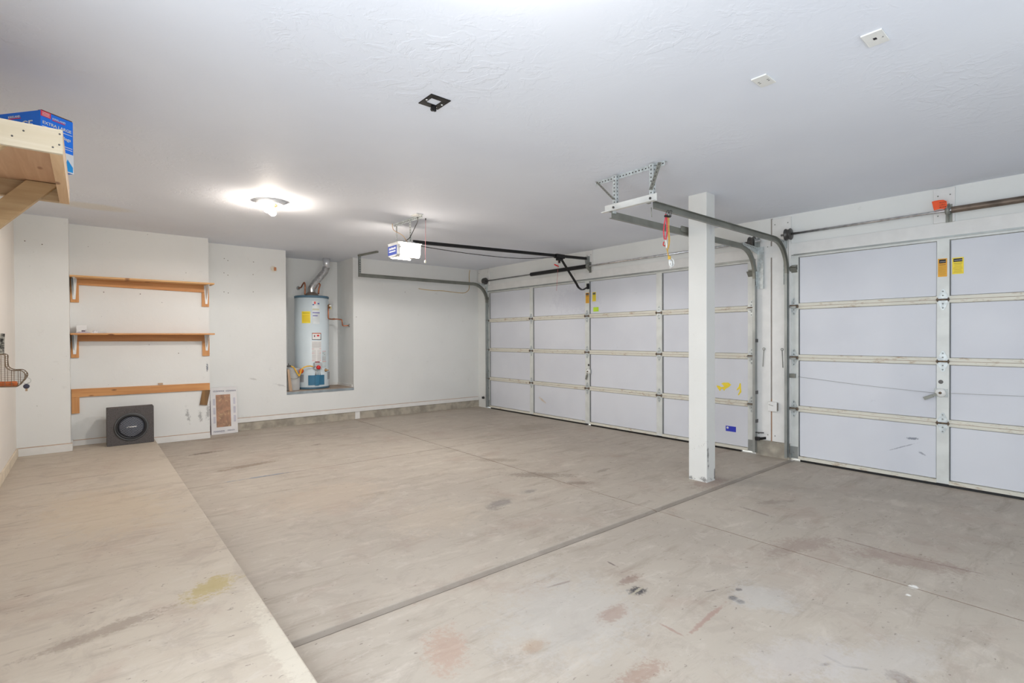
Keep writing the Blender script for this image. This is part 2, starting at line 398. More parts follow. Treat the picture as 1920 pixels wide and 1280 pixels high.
blobs = [pb(1195, 1108, .055, .045, .3, (58, 56, 60), .95), pb(1178, 1088, .09, .035, 0, (140, 118, 106), .7),
    pb(935, 945, .16, .07, .4, (120, 114, 112), .6), pb(990, 921, .08, .04, 0, (130, 124, 120), .6),
    pb(385, 849, .17, .045, .15, (112, 98, 84), .8), pb(470, 872, .30, .06, .2, (134, 118, 102), .7), pb(415, 820, .5, .10, .1, (150, 134, 118), .5),
    pb(490, 893, .30, .016, 0, (120, 138, 158), .8), pb(595, 833, .06, .03, 0, (120, 106, 96), .7),
    seg(1030, 1100, 1072, 1088, .009, (124, 102, 88), .8), seg(1138, 1052, 1157, 1062, .008, (104, 92, 88), .8),
    pb(1060, 1150, .40, .35, .3, (188, 185, 181), .4), pb(840, 1215, .10, .16, -.5, (176, 142, 124), .5),
    pb(1150, 1150, .10, .045, .2, BR, .42), pb(1200, 1265, .16, .05, -.1, BR, .45), pb(1000, 1210, .07, .05, 0, (170, 142, 116), .5),
    pb(1375, 1120, .03, .02, 0, (84, 80, 80), .9), pb(1335, 1107, .045, .008, -.4, (84, 80, 80), .8), pb(1389, 1127, .02, .02, .3, (84, 80, 80), .8),
    seg(1357, 1132, 1287, 1193, .014, (164, 136, 124), .75), seg(1287, 1195, 1236, 1168, .009, (164, 136, 124), .7), seg(1545, 1228, 1580, 1246, .008, (120, 108, 102), .7), seg(1580, 1248, 1634, 1255, .008, (120, 108, 102), .7), pb(1548, 1245, .03, .012, -.4, (106, 96, 92), .7),
    pb(1690, 1272, .05, .05, 0, (110, 92, 82), .7), pb(1660, 1240, .35, .12, -.4, (190, 184, 178), .5), pb(1430, 1120, .16, .16, 0, (192, 190, 187), .42),
    pb(1500, 1235, .3, .12, -.4, (192, 186, 182), .5), seg(1570, 1008, 1700, 1044, .010, (132, 116, 108), .65), seg(1700, 1044, 1848, 1077, .010, (132, 116, 108), .65), seg(1390, 950, 1440, 966, .016, (130, 116, 108), .6), pb(1452, 941, .2, .05, -.5, (142, 130, 120), .5), seg(1180, 1118, 1208, 1098, .010, (176, 168, 150), .9), pb(1385, 1105, .02, .014, 0, (110, 104, 102), .8),
    pb(1713, 1100, .02, .02, 0, (240, 238, 232), .95), pb(1703, 1115, .015, .012, 0, (240, 238, 232), .95), pb(1500, 1022, .3, .1, -.3, (146, 126, 116), .5),
    pb(1700, 1050, .12, .3, .3, (148, 124, 114), .45), pb(1010, 890, .35, .09, -.75, (132, 120, 108), .6), pb(1080, 905, .16, .05, -.75, (126, 114, 102), .6),
    pb(930, 862, .3, .08, -.75, (146, 132, 118), .5), pb(1330, 905, .25, .14, 0, (150, 128, 118), .55), pb(1130, 882, .12, .03, .1, (128, 116, 104), .5),
    pb(820, 970, .4, .3, .2, (192, 178, 160), .4), pb(620, 930, .5, .4, 0, (190, 174, 156), .45), pb(1000, 800, .5, .25, 0, (150, 138, 124), .4)]
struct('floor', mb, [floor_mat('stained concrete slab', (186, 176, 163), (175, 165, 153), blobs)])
q1 = pZ(400, 1100, ZS); q2 = pZ(200, 1180, ZS); q3 = pZ(540, 1225, ZS)
mb = MB().box(XL-.05, XS, YF-.1, YA+.35, -.3, ZS)
struct('trim_slab_step', mb, [floor_mat('raised concrete slab', (196, 185, 170), (188, 176, 161), [
    ((0, 1), q1.x, q1.y, .16, .10, .7, (176, 158, 104), .75), ((0, 1), q2.x, q2.y, .25, .05, .2, (140, 124, 112), .55),
    ((0, 1), q3.x, q3.y, .06, .5, 0, (216, 208, 192), .6), ((0, 1), .1, 4.4, .4, .7, .2, (196, 178, 152), .4)])], bevel=.006)
# the driveway outside
struct('ground', MB().box(XD+.0551, XD+9, -6, 14, -.35, -.006), mat('sunlit driveway', (214, 206, 196), .9, var=.05))

# ------------------------------------------------------------------ ceiling and walls
struct('ceiling', MB().box(XL-.2, XD+.2, YF-.2, AYB+.2, CZ, CZ+.15), M_ceil)
mb = MB()
mb.box(XL-.2, XAR, YA, YC+.3, 0, CZ); mb.box(XAR, XR, YB, YC+.3, 0, CZ); mb.box(XR, AX0, YC, YC+.3, 0, CZ)
mb.box(AX1, XD+.2, YC, YC+.3, .0, CZ); mb.box(AX0, AX1, YC, YC+.3, 0, .48)
mb.box(AX0-.1, AX1+.1, AYB, AYB+.1, 0, CZ); mb.box(AX0-.1, AX0, YC+.3, AYB, 0, CZ); mb.box(AX1, AX1+.1, YC+.3, AYB, 0, CZ)
mb.box(AX0, AX1, YC+.3, AYB, 0, .48)
struct('wall_back', mb, M_wall)
# doorway opening added out of view in the left wall for fill light
struct('wall_left', MB().box(XL-.2, XL, YF-.1, -.8, 0, CZ).box(XL-.2, XL, 1.7, YA, 0, CZ).box(XL-.2, XL, -.8, 1.7, 2.2, CZ), M_wallL)
# wall behind the camera with a window opening added for fill light
mb = MB(); mb.box(XL-.2, 1.0, YF-.12, YF, -.1, CZ); mb.box(3.0, XD+.2, YF-.12, YF, -.1, CZ)
mb.box(1.0, 3.0, YF-.12, YF, 2.2, CZ); mb.box(1.0, 3.0, YF-.12, YF, -.1, 1.0)
struct('wall_front', mb, M_wall)
wn = thing('fill_window_1', 'added wide window behind the camera', 'window', (2.0, YF, 1.0)); wn['kind'] = 'structure'; del wn['label']; del wn['category']  # invented window, out of view, frames the added fill lamp
mb = MB()
for x in (1.0, 1.98, 2.96): mb.box(x, x+.04, YF-.08, YF-.02, 1.0, 2.2)
mb.box(1.0, 3.0, YF-.08, YF-.02, 1.0, 1.04); mb.box(1.0, 3.0, YF-.08, YF-.02, 2.16, 2.2); mb.build('fill_window_frame', M_trim, wn)

D1A, D1B, D2A, D2B, DT = 2.500, 7.342, -.305, 2.147, 2.118
mb = MB(); g = .004
mb.box(XD, XD+.15, YF-.1, D2A-g, -.05, CZ); mb.box(XD, XD+.15, D1B+g, YC+.1, -.05, CZ)
mb.box(XD, XD+.15, D2A-g, D1B+g, DT+g, CZ)
zc = .168
mb.box(XD, XD+.15, D2B+g, D1A-g, zc, DT+g)
struct('wall_right', mb, M_wallR)
struct('trim_door_curb', MB().box(XD-.002, XD+.15, D2B+g, D1A-g, -.05, zc), M_curb, bevel=.004)
# header lumber, pads and jamb boards
zh = 2.243
struct('trim_header', MB().box(XD-.012, XD, YF, 5.15, DT+g, zh).box(XD-.012, XD, 5.155, YC, DT+g, zh), M_trim, bevel=.002)
def pad(n, a, b, z0, z1, t=.02):
    mb = MB().box(XD-t, XD, a, b, z0, z1)
    for yy in (a+.03, b-.03):
        for zz in (z0+.06, z1-.06): mb.lathe([(0, .003), (.006, .003), (.006, 0)], (XD-t, yy, zz), (-1, 0, 0), 8, 1)
    struct(n, mb, [M_trim, M_steeld], bevel=.002)
pad('trim_spring_pad', .845, .985, zh, CZ-.01); pad('trim_spring_pad_left', 4.80, 4.93, zh, CZ-.01)
pad('trim_corner_pad', D1B-.10, YC-.03, zh, CZ-.01)
pad('trim_jamb_board', 2.13, 2.318, zc+.004, CZ-.02, .018); pad('trim_jamb_board_left', 2.335, 2.49, zc+.004, 2.30, .010)
MB().box(XD-.004, XD, 2.318, 2.335, zc, .62).build('trim_jamb_gap', mat('bare wood in jamb gap', (168, 134, 108), .8))['kind'] = 'structure'
MB().box(XD-.003, XD, 2.318, 2.335, .62, CZ-.01).build('trim_jamb_gap_shadow', M_seam)['kind'] = 'structure'
# flashing above both doors
struct('trim_door_stop', MB().box(XD-.016, XD-.004, D1A, D1B, DT-.006, DT+.014).box(XD-.014, XD-.004, D2A, D2B-.04, DT-.004, DT+.01), M_steel)

# baseboards and the bare stem wall
def zC(x): return .150-.006*(x-1.55)
mb = MB(); mb.add([(XR, YC-.004, 0), (XD, YC-.004, 0), (XD, YC-.004, zC(XD)), (XR, YC-.004, zC(XR)), (XR, YC+.02, 0), (XD, YC+.02, 0), (XD, YC+.02, zC(XD)), (XR, YC+.02, zC(XR))],
    [(0,1,2,3),(7,6,5,4),(3,2,6,7),(0,4,5,1),(0,3,7,4),(1,5,6,2)])
mb.box(3.185, 3.26, YC-.006, YC-.003, .025, zC(3.2), 1)
struct('trim_curb', mb, [M_curb, M_trim])
def sloped_board(n, x0, x1, za, zb, h, y, t=.014):
    mb = MB(); v = [(x0, y-t, za), (x1, y-t, zb), (x1, y-t, zb+h), (x0, y-t, za+h), (x0, y, za), (x1, y, zb), (x1, y, zb+h), (x0, y, za+h)]
    mb.add(v, [(0,1,2,3),(7,6,5,4),(3,2,6,7),(0,4,5,1),(0,3,7,4),(1,5,6,2)])
    v2 = [(x0, y-t*.4, za+h), (x1, y-t*.4, zb+h), (x1, y-t*.4, zb+h+.008), (x0, y-t*.4, za+h+.008), (x0, y, za+h), (x1, y, zb+h), (x1, y, zb+h+.008), (x0, y, za+h+.008)]
    mb.add(v2, [(0,1,2,3),(7,6,5,4),(3,2,6,7),(0,4,5,1),(0,3,7,4),(1,5,6,2)], 1)
    struct(n, mb, [M_trim, mat('caulk line', (196, 172, 152), .7)])
sloped_board('baseboard_back', XR, XD-.02, zC(XR), zC(XD), .058, YC-.004)
sloped_board('baseboard_shelf_wall', XS-.02, XR, FZ(XS)+.002, FZ(XR)+.002, .07, YB)
sloped_board('baseboard_shelf_wall_left', XAR, XS-.02, ZS, ZS, .055, YB)
sloped_board('baseboard_corner', XL, XAR+.014, ZS, ZS, .075, YA)
mb = MB().box(XAR, XAR+.014, YA, YB-.015, ZS, ZS+.075); struct('baseboard_corner_side', mb, M_trim)
mb = MB().box(XL, XL+.014, 1.7, YA-.015, ZS, ZS+.085); struct('baseboard_left', mb, mat('cream baseboard', (226, 212, 190), .6), bevel=.002)
# alcove ledge
struct('trim_alcove_ledge', MB().box(AX0, AX1, YC-.006, AYB, .48, AZ-.004, 0).box(AX0, AX1, YC-.004, AYB, AZ-.004, AZ, 1), [M_ledge, M_ledgetop])
struct('trim_alcove_base', MB().box(AX0, AX1, AYB-.012, AYB, AZ, AZ+.04).box(AX1-.012, AX1, YC+.05, AYB-.012, AZ, AZ+.04), M_trim)

# ------------------------------------------------------------------ support post
P0 = pF(1325.3, 905); px0, py0 = P0.x, P0.y
mb = MB().box(px0, px0+.145, py0, py0+.172, FZ(px0)-.01, CZ)
post_m = wall_mat('post paint', (226, 226, 222), [((1, 2), py0+.03, .035, .03, .02, 0, (120, 118, 116), .8), ((0, 2), px0+.02, .26, .012, .10, .05, (112, 110, 108), .8),
    ((0, 2), px0+.135, .07, .012, .06, 0, (104, 98, 94), .9), ((1, 2), py0+.15, .03, .03, .015, 0, (120, 118, 116), .8), ((0, 2), px0+.08, 2.22, .03, .05, 0, (206, 206, 206), .7)], .2)
tag(mb.build('support_post', post_m, None, .004), 'tall square white painted post standing on the floor in front of the wide door', 'post')

# ------------------------------------------------------------------ garage doors
JZ = [.022, .540, 1.066, 1.592, DT]
def hinge_mesh(y, z, kind, side=0):
    """galvanised diamond leaf hinge; kind 'end' carries a roller bracket"""
    x = XD-.003; mb = MB(); h, w = (.088, .036)
    lo, hi = [], []
    for sg in (1, -1):
        poly = [(x, y-w, z+sg*.004), (x, y-w, z+sg*.022), (x, y-w*.72, z+sg*.046), (x, y-.007, z+sg*h), (x, y+.007, z+sg*h), (x, y+w*.72, z+sg*.046), (x, y+w, z+sg*.022), (x, y+w, z+sg*.004)]
        if sg < 0: poly = poly[::-1]
        mb.prism(poly, (-.003, 0, 0))
        mb.lathe([(0, .003), (.006, .003), (.006, 0)], (x-.003, y, z+sg*.07), (-1, 0, 0), 8, 1)
        mb.lathe([(0, .003), (.006, .003), (.006, 0)], (x-.003, y, z+sg*.035), (-1, 0, 0), 8, 1)
        mb.box(x-.016, x, y-w-.004, y-w+.003, z+sg*.016, z, 2); mb.box(x-.016, x, y+w-.004, y+w+.003, z+sg*.016, z, 2)
    mb.tube([(x-.010, y-w-.008, z), (x-.010, y+w+.008, z)], .0075, 10, 2)
    if kind == 'end':
        mb.box(x-.036, x-.003, y-w+.006, y+w-.006, z-.016, z+.018, 1)
        mb.tube([(x-.040, y-w-(.02 if side < 0 else 0), z+.008), (x-.040, y+w-.012, z+.008)], .006, 8, 2)
    return mb
def make_door(idx, ya, yb, stiles, label_off):
    d = bpy.data.objects.new('door_%d' % idx, None); COL.objects.link(d); d.location = (XD, (ya+yb)/2, 0); d['kind'] = 'structure'
    xf = XD-.002; sw = .082; xb = XD+.022
    edges = [ya+sw/2]+stiles+[yb-sw/2]
    for k in range(4):
        z0, z1 = JZ[k], JZ[k+1]; mb = MB()
        mb.box(XD+.030, XD+.042, ya, yb, z0, z1, 1)                        # outer steel skin
        for i, y in enumerate(edges):
            mb.box(xf, XD+.030, y-sw/2, y+sw/2, z0+.002, z1-.002, 0)
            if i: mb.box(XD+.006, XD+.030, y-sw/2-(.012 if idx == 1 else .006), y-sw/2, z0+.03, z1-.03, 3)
        rb, rtp = (.052 if k == 0 else .030), (.022 if k == 3 else .028)
        for i in range(len(edges)-1):
            a, b = edges[i]+sw/2, edges[i+1]-sw/2
            if k == 0: mb.box(xf-.004, XD+.030, a, b, z0, z0+.030, 1)
            else:
                mb.box(XD+.001, XD+.030, a, b, z0+.0015, z0+.026, 1); mb.box(XD+.006, XD+.030, a, b, z0+.026, z0+rb, 1)
            if k == 3: mb.box(xf, XD+.030, a, b, z1-rtp, z1, 0)
            else:
                mb.box(XD+.001, XD+.030, a, b, z1-.024, z1-.0015, 1); mb.box(XD+.006, XD+.030, a, b, z1-rtp, z1-.024, 1)
            mb.box(XD+.0035, XD+.03, a, b, z1-.0015, z1+(.0015 if k < 3 else 0), 2)
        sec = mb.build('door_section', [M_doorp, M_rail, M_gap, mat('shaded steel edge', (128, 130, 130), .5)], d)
        for i in range(len(edges)-1):
            a, b = edges[i]+sw/2+.004, edges[i+1]-sw/2-(.013 if idx == 1 else .007)
            zz0, zz1 = z0+(.034 if k == 0 else rb+.003), z1-rtp-.004
            MB().box(XD+.012, XD+.0299, a, b, zz0, zz1).build('insulation_board', M_eps, sec, .004)
    for j in (1, 2, 3):
        for i, y in enumerate(edges):
            end = i in (0, len(edges)-1)
            hinge_mesh(y, JZ[j], 'end' if end else 'mid', -1 if i == 0 else 1).build('hinge', [M_steelb, M_steel, M_rust], d)
    for i, y in ((0, edges[0]), (1, edges[-1])):
        sgn = -1 if i == 0 else 1
        MB().box(XD-.006, XD-.002, y-.038, y+.038, .03, .15).box(XD-.035, XD-.006, y+sgn*.02, y+sgn*.036, .03, .07).lathe([(0,.004),(.007,.004),(.007,0)], (XD-.006, y, .09), (-1,0,0), 8).build('bottom_bracket', M_steel, d)
        mb = MB().box(XD-.006, XD-.002, y-.034, y+.034, DT-.15, DT-.10)
        mb.obox((XD-.05, y-.034, DT-.128), (0, .068, 0), (.046, 0, -.004), (0, 0, .004)); mb.obox((XD-.05, y-.034, DT-.128), (0, .068, 0), (.044, 0, -.05), (0, 0, .004))
        mb.tube([(XD-.045, y-.03, DT-.118), (XD-.045, y+(sgn*.06 if sgn < 0 else .02), DT-.118)], .007, 8)
        mb.build('top_roller_bracket', M_steeld, d)
    cuts_ = [(ya+.085, yb-.10)] if idx == 2 else [(ya+.16, 4.86), (4.93, yb-.11)]
    mb = MB()
    for a, b in cuts_: mb.box(XD-.002, XD+.036, a, b, .0005, .0219)
    mb.build('bottom_seal', M_blackp, d)
    return d
d1 = make_door(1, D1A, D1B, [D1A+(D1B-D1A)*k/4 for k in (1, 2, 3)], 0)
d2 = make_door(2, D2A, D2B, [.923], 0)

def paper(parent, name, mt, y0, y1, z0, z1, x=XD-.0035, extra=None, label=None):
    mb = MB().box(x-.0012, x, y0, y1, z0, z1); ms = [mt]
    if extra: extra(mb, x-.0012); ms += [M_ink, M_white, M_inkl]
    return mb.build(name, ms, parent, label=label)
def lab_lines(y0, y1, z0, z1, rows, head=True):
    # y0 is the left edge in the picture (larger Y), rows of small print
    def f(mb, x):
        if head:
            zt = z1-.008; hh = .030*(z1-z0)/.15
            mb.box(x-.0006, x, y1+.008, y0-.008, zt-hh, zt, 1)
            mb.text('WARNING', (y0-y1-.024)/4.6, (x-.0008, y0-.013, zt-hh*.68), (0, -1, 0), (0, 0, 1), 2)
            top = zt-hh-.008
        else: top = z1-.01
        n = rows
        for k in range(n):
            z = top-(top-z0-.008)*(k+.5)/n; w = (y0-y1)*random.uniform(.62, .86)
            c = (y0+y1)/2; mb.box(x-.0005, x, c-w/2, c+w/2, z-.0016, z+.0016, 3 if k else 1)
    return f
def yz(px_, py_, x=XD): p = pX(px_, py_, x); return p.y, p.z
# warning labels
a = yz(1758.8, 485.5); b = yz(1776, 518)
paper(d2, 'warning_label', M_yorg, a[0], b[0], b[1], a[1], extra=lab_lines(a[0], b[0], b[1], a[1], 9), label='amber warning label on centre stile')
a = yz(1785.5, 483.5, XD+.012); b = yz(1807, 512.5, XD+.012)
paper(d2, 'warning_label', M_yell, a[0], b[0], b[1], a[1], x=XD+.0105, extra=lab_lines(a[0], b[0], b[1], a[1], 8), label='bright yellow warning label on insulation')
a = yz(1098.5, 549); b = yz(1105, 568)
paper(d1, 'warning_label', M_yorg, a[0], b[0], b[1], a[1], extra=lab_lines(a[0], b[0], b[1], a[1], 8), label='amber warning label on centre stile')
a = yz(1111, 548, XD+.012); b = yz(1117.5, 564.5, XD+.012)
paper(d1, 'warning_label', M_yell, a[0], b[0], b[1], a[1], x=XD+.0105, extra=lab_lines(a[0], b[0], b[1], a[1], 6), label='yellow warning label on insulation')
a = yz(1112.5, 576, XD+.012); b = yz(1122.5, 583.5, XD+.012)
paper(d1, 'sticker', M_lime, a[0], b[0], b[1], a[1], x=XD+.0105, label='lime green sticker')
a = yz(1361, 796.5, XD+.012); b = yz(1380, 810, XD+.012)
def blue_extra(mb, x): mb.lathe([(0, .001), (.013, .001), (.013, 0)], (x, a[0]-.022, (a[1]+b[1])/2+.006), (-1, 0, 0), 14, 2)
paper(d1, 'sticker', M_blue, a[0], b[0], b[1], a[1]-.006, x=XD+.0105, extra=blue_extra, label='royal blue rectangular sticker with a round emblem')
for poly in ([(1352,718.5),(1357,717),(1366,717),(1371,721),(1367,725),(1360,729),(1358,732.5),(1355,729),(1353,727.5),(1350,733),(1347,729),(1343,722.5),(1349,723),(1352,725.5),(1358,724.5),(1355,721)],
             [(1387,718),(1389,718.5),(1390,735),(1385,741),(1383.5,740),(1387,733),(1386.5,728),(1381,732.5),(1382,728.5),(1385,725)]):
    pts = [pX(x, y, XD+.0105) for x, y in poly]
    MB().prism(pts, (-.0012, 0, 0)).build('sticker_remnant', M_yell, d1, label='torn yellow sticker scrap')
# locks
def lock(d, y, z, ang):
    l = MB().box(XD-.008, XD-.002, y-.045, y+.04, z-.035, z+.035)
    o = l.build('lock', M_steel, d)
    MB().lathe([(.0, .016), (.014, .018), (.034, .012), (.038, .004), (.038, 0)], (XD-.008, y, z), (-1, 0, 0), 20).build('lock_cam', M_whitep, o)
    MB().lathe([(0, .008), (.010, .008), (.011, 0)], (XD-.026, y, z), (-1, 0, 0), 12).build('lock_spindle', M_rust, o)
    dv = Vector((0, math.cos(ang), math.sin(ang)))
    p = Vector((XD-.020, y, z))
    MB().bar(p+dv*.025, p+dv*.06, .02, .005, (1, 0, 0)).bar(p+dv*.055, p+dv*.125, .026, .014, (1, 0, 0)).build('lock_handle', M_steeld, o, .002)
    MB().lathe([(.019, .0008), (.019, 0)], (XD-.002, y+.0, z+.093), (-1, 0, 0), 16).lathe([(0, .0006), (.017, .0006)], (XD-.002, y, z+.093), (-1, 0, 0), 16, 1).build('lock_hole', [M_steeld, M_dark], d)
p = pX(1764, 736, XD); lock(d2, p.y, p.z, math.radians(212) if False else math.radians(-28))
p = pX(1103, 696, XD); lock(d1, p.y-.01, p.z, math.radians(-72))
pA, pB, pC2 = pX(1496, 706, XD-.004), pX(1757, 737, XD-.012), pX(1779, 737, XD-.012)
MB().tube([pA, (pA+pB)/2-Vector((0, 0, .008)), pB], .0012, 6).tube([pC2, (XD-.01, .45, pC2.z+.012), (XD-.004, D2A+.1, pC2.z+.02)], .0012, 6).build('lock_cable', M_steeld, d2)
p = pX(1487, 704, XD)
MB().box(XD-.03, XD-.002, p.y-.03, p.y+.028, p.z-.02, p.z+.022).box(XD-.022, XD-.012, p.y+.02, p.y+.09, p.z-.007, p.z+.007, 1).build('slide_bolt', [M_steeld, M_whitep], d2, .002)

# ------------------------------------------------------------------ tracks
def track(name, label, y, sgn, ztop, xend, R=.30, xv=XD-.052, group='roller tracks of the two doors', z0=.03):
    """channel track: web at y, lips opening towards the door (sgn)"""
    t = thing(name, label, 'door track', (xv, y, z0), group)
    path = []
    def prof(p, n):                      # U profile; n = unit normal in XZ plane
        out = []
        T, D, th = .026, .026, .003
        for a, b in ((-T, D), (-T, 0), (T, 0), (T, D), (T-th, D), (T-th, th), (-T+th, th), (-T+th, D)):
            out.append((p[0]+n[0]*a, y+sgn*b, p[1]+n[1]*a))
        return out
    def sweep(pts):
        mb = MB(); vs = []; N = len(pts)
        for i, p in enumerate(pts):
            a, b = pts[max(i-1, 0)], pts[min(i+1, N-1)]
            d = Vector((b[0]-a[0], b[1]-a[1])).normalized(); vs += prof(p, (d.y, -d.x))
        fs = []
        for i in range(N-1):
            for k in range(8): fs.append((i*8+k, i*8+(k+1) % 8, (i+1)*8+(k+1) % 8, (i+1)*8+k))
        fs += [tuple(range(8))[::-1], tuple((N-1)*8+k for k in range(8))]
        return mb.add(vs, fs)
    sweep([(xv, z0), (xv, ztop-R-.02)]).build('vertical_track', M_steel, t)
    hp = [(xv, ztop-R-.02), (xv, ztop-R)]+[(xv-R+R*math.cos(a), ztop-R+R*math.sin(a)) for a in [math.pi/2*i/12 for i in range(1, 13)]]+[(xend, ztop)]
    sweep(hp).build('horizontal_track', M_steeld, t)
    # wall brackets
    for z in (.37, .68, 1.24, 1.86):
        MB().box(xv-.012, XD-.001, y-sgn*.004, y, z-.018, z+.018).box(XD-.004, XD-.001, y-sgn*.07, y, z-.018, z+.018).lathe([(0,.004),(.009,.004),(.009,0)], (XD-.004, y-sgn*.05, z), (-1,0,0), 8, 1).build('wall_bracket', [M_dark, M_whitep], t)
    # flag bracket carrying curved track
    zf = ztop-R+.10
    wf = .072 if sgn > 0 else .022
    mb = MB().box(XD-.026, XD-.022, y-sgn*wf, y-sgn*.002, ztop-R-.13, ztop+.02).box(XD-.045, XD-.026, y-sgn*wf, y-sgn*(wf-.003), ztop-R-.13, ztop-.04).box(XD-.06, XD-.004, y-sgn*.006, y-sgn*.002, ztop-R-.10, ztop-R+.06)
    mb.prism([(XD-.004, y-sgn*.004, ztop-.06), (XD-.004, y-sgn*.004, ztop+.02), (XD-.36, y-sgn*.004, ztop+.035), (XD-.36, y-sgn*.004, ztop+.010)], (0, -sgn*.003, 0))
    for k in range(8): mb.box(XD-.34+k*.035, XD-.33+k*.035, y-sgn*.0075, y-sgn*.0035, ztop+.015-.002*k, ztop+.026-.002*k, 1)
    mb.build('flag_bracket', [M_steelb, M_dark], t)
    return t
y1L = pX(912.5, 700, XD-.052).y; y1R = pX(1417.5, 700, XD-.052).y; y2L = pX(1472.5, 700, XD-.052).y
z1L = pY(673, 516, y1L).z; x1L = pY(673, 516, y1L).x
z1R = pY(1147, 402, y1R).z; x1R = pY(1147, 402, y1R).x
z2L = pY(1222, 384, y2L).z; x2L = pY(1224, 384, y2L).x
print('tracks', y1L, y1R, y2L, z1L, x1L, z1R, x1R, z2L, x2L)
tL = track('garage_door_track', 'galvanized track at the far end of the wide door, running along the back wall', y1L, -1, (z1L+pY(860, 530, y1L).z)/2, x1L)
tR = track('garage_door_track', 'galvanized track passing behind the white post, right side of the wide door', y1R, 1, z1R, x1R)
t2 = track('garage_door_track', 'galvanized track in front of the white post with bungee cords, left side of narrow door', y2L, -1, z2L, x2L)
# splice plate seen behind post on the second track
MB().box(pY(1276, 430, y1R).x, pY(1300, 430, y1R).x, y1R-.012, y1R-.001, z1R-.005, z1R+.045).build('splice_plate', M_steeld, tR)
# hanger of the far track: drop strap and ceiling angle
mb = MB(); p0 = Vector((x1L+.01, y1L+.004, z1L+.02)); c0 = pZ(676, 477, CZ); c1 = pZ(708, 470, CZ)
mb.box(x1L, x1L+.035, y1L, y1L+.004, z1L-.02, CZ-.003); mb.box(x1L, x1L+.004, y1L, y1L+.03, z1L-.02, CZ-.003)
for k in range(6): mb.box(x1L+.012, x1L+.024, y1L-.002, y1L, z1L+.05+k*.035, z1L+.062+k*.035, 1)
mb.build('drop_strap', [M_steel, M_dark], tL)
MB().bar((x1L+.005, y1L+.02, CZ-.014), (c1.x, c1.y, CZ-.014), .03, .026).build('ceiling_angle', M_steeld, tL)

# ------------------------------------------------------------------ ceiling hanger for the two middle tracks
hx = x1R+.03
h = thing('track_hanger', 'perforated steel hanger bolted to the ceiling above the two middle tracks', 'bracket', (hx, 2.38, CZ))
def perf(mb, p, q, w, n, ref, t=.003, m=0, holes=True):
    """perforated strap from p to q: face width w along ref, dark slots"""
    p, q = Vector(p), Vector(q); d = (q-p); L = d.length; d.normalize(); r = Vector(ref).normalized(); nn = d.cross(r).normalized()
    mb.obox(p-r*w/2-nn*t/2, r*w, nn*t, q-p, m)
    if holes:
        k = int(L/n)
        for i in range(k):
            c = p+d*(L*(i+.5)/k); mb.obox(c-r*w*.14-nn*(t/2+.0006)-d*n*.2, r*w*.28, nn*(t+.0012), d*n*.4, 1)
ca, cb = pZ(1117, 344, CZ-.015), pZ(1243, 303, CZ-.015)
mb = MB(); perf(mb, (ca.x, ca.y, CZ-.018), (ca.x, cb.y, CZ-.018), .034, .028, (0, 0, 1)); mb.obox((ca.x, cb.y, CZ-.004), (.03, 0, 0), (0, ca.y-cb.y, 0), (0, 0, .003))
mb.build('ceiling_angle', [M_steelb, M_dark], h)
yv1, yv2 = pX(1152, 375, hx).y, pX(1221, 358, hx).y
zb_ = pX(1190, 372, hx).z
for yy in (yv1, yv2):
    mb = MB(); perf(mb, (hx, yy, zb_-.03), (hx, yy, CZ-.01), .032, .026, (0, 1, 0)); perf(mb, (hx+.014, yy-.016, zb_-.03), (hx+.014, yy-.016, CZ-.01), .028, .026, (1, 0, 0))
    mb.build('drop_angle', [M_steelb, M_dark], h)
for (y0, y1_) in ((yv1, ca.y-.045), (yv2, cb.y+.012)):
    mb = MB(); perf(mb, (hx-.006, y0, zb_+.03), (hx-.006, y1_, CZ-.02), .03, .026, (0, 1, .3)); mb.build('diagonal_brace', [M_steeld, M_dark], h)
xb_ = x1R+.02
q0, q1_ = pX(1230, 368, xb_), pX(1138, 391, xb_)
zc0 = pX(1190, 379, xb_).z
mb = MB().box(xb_, xb_+.005, q0.y-.005, q1_.y+.02, zc0-.026, zc0+.028).box(xb_-.035, xb_, q0.y-.005, q1_.y+.03, zc0-.029, zc0-.024)
for yy in (yv1, yv2): mb.lathe([(0, .007), (.009, .007), (.009, 0)], (xb_, yy, zc0), (-1, 0, 0), 8, 1)
mb.build('cross_angle', [mat('whitewashed angle', (222, 222, 218), .45, var=.05), M_dark], h)
MB().box(xb_-.01, xb_+.02, y1R-.012, y1R+.012, z1R+.01, zc0-.02).build('bolt_clip', M_steelb, h)
MB().box(xb_+.0, xb_+.03, y2L-.02, y2L+.004, z2L+.0, zc0-.02).tube([(xb_+.06, y2L, z2L-.02), (xb_+.062, y2L-.002, z2L-.09)], .003, 6).build('bolt_clip', M_steeld, h)

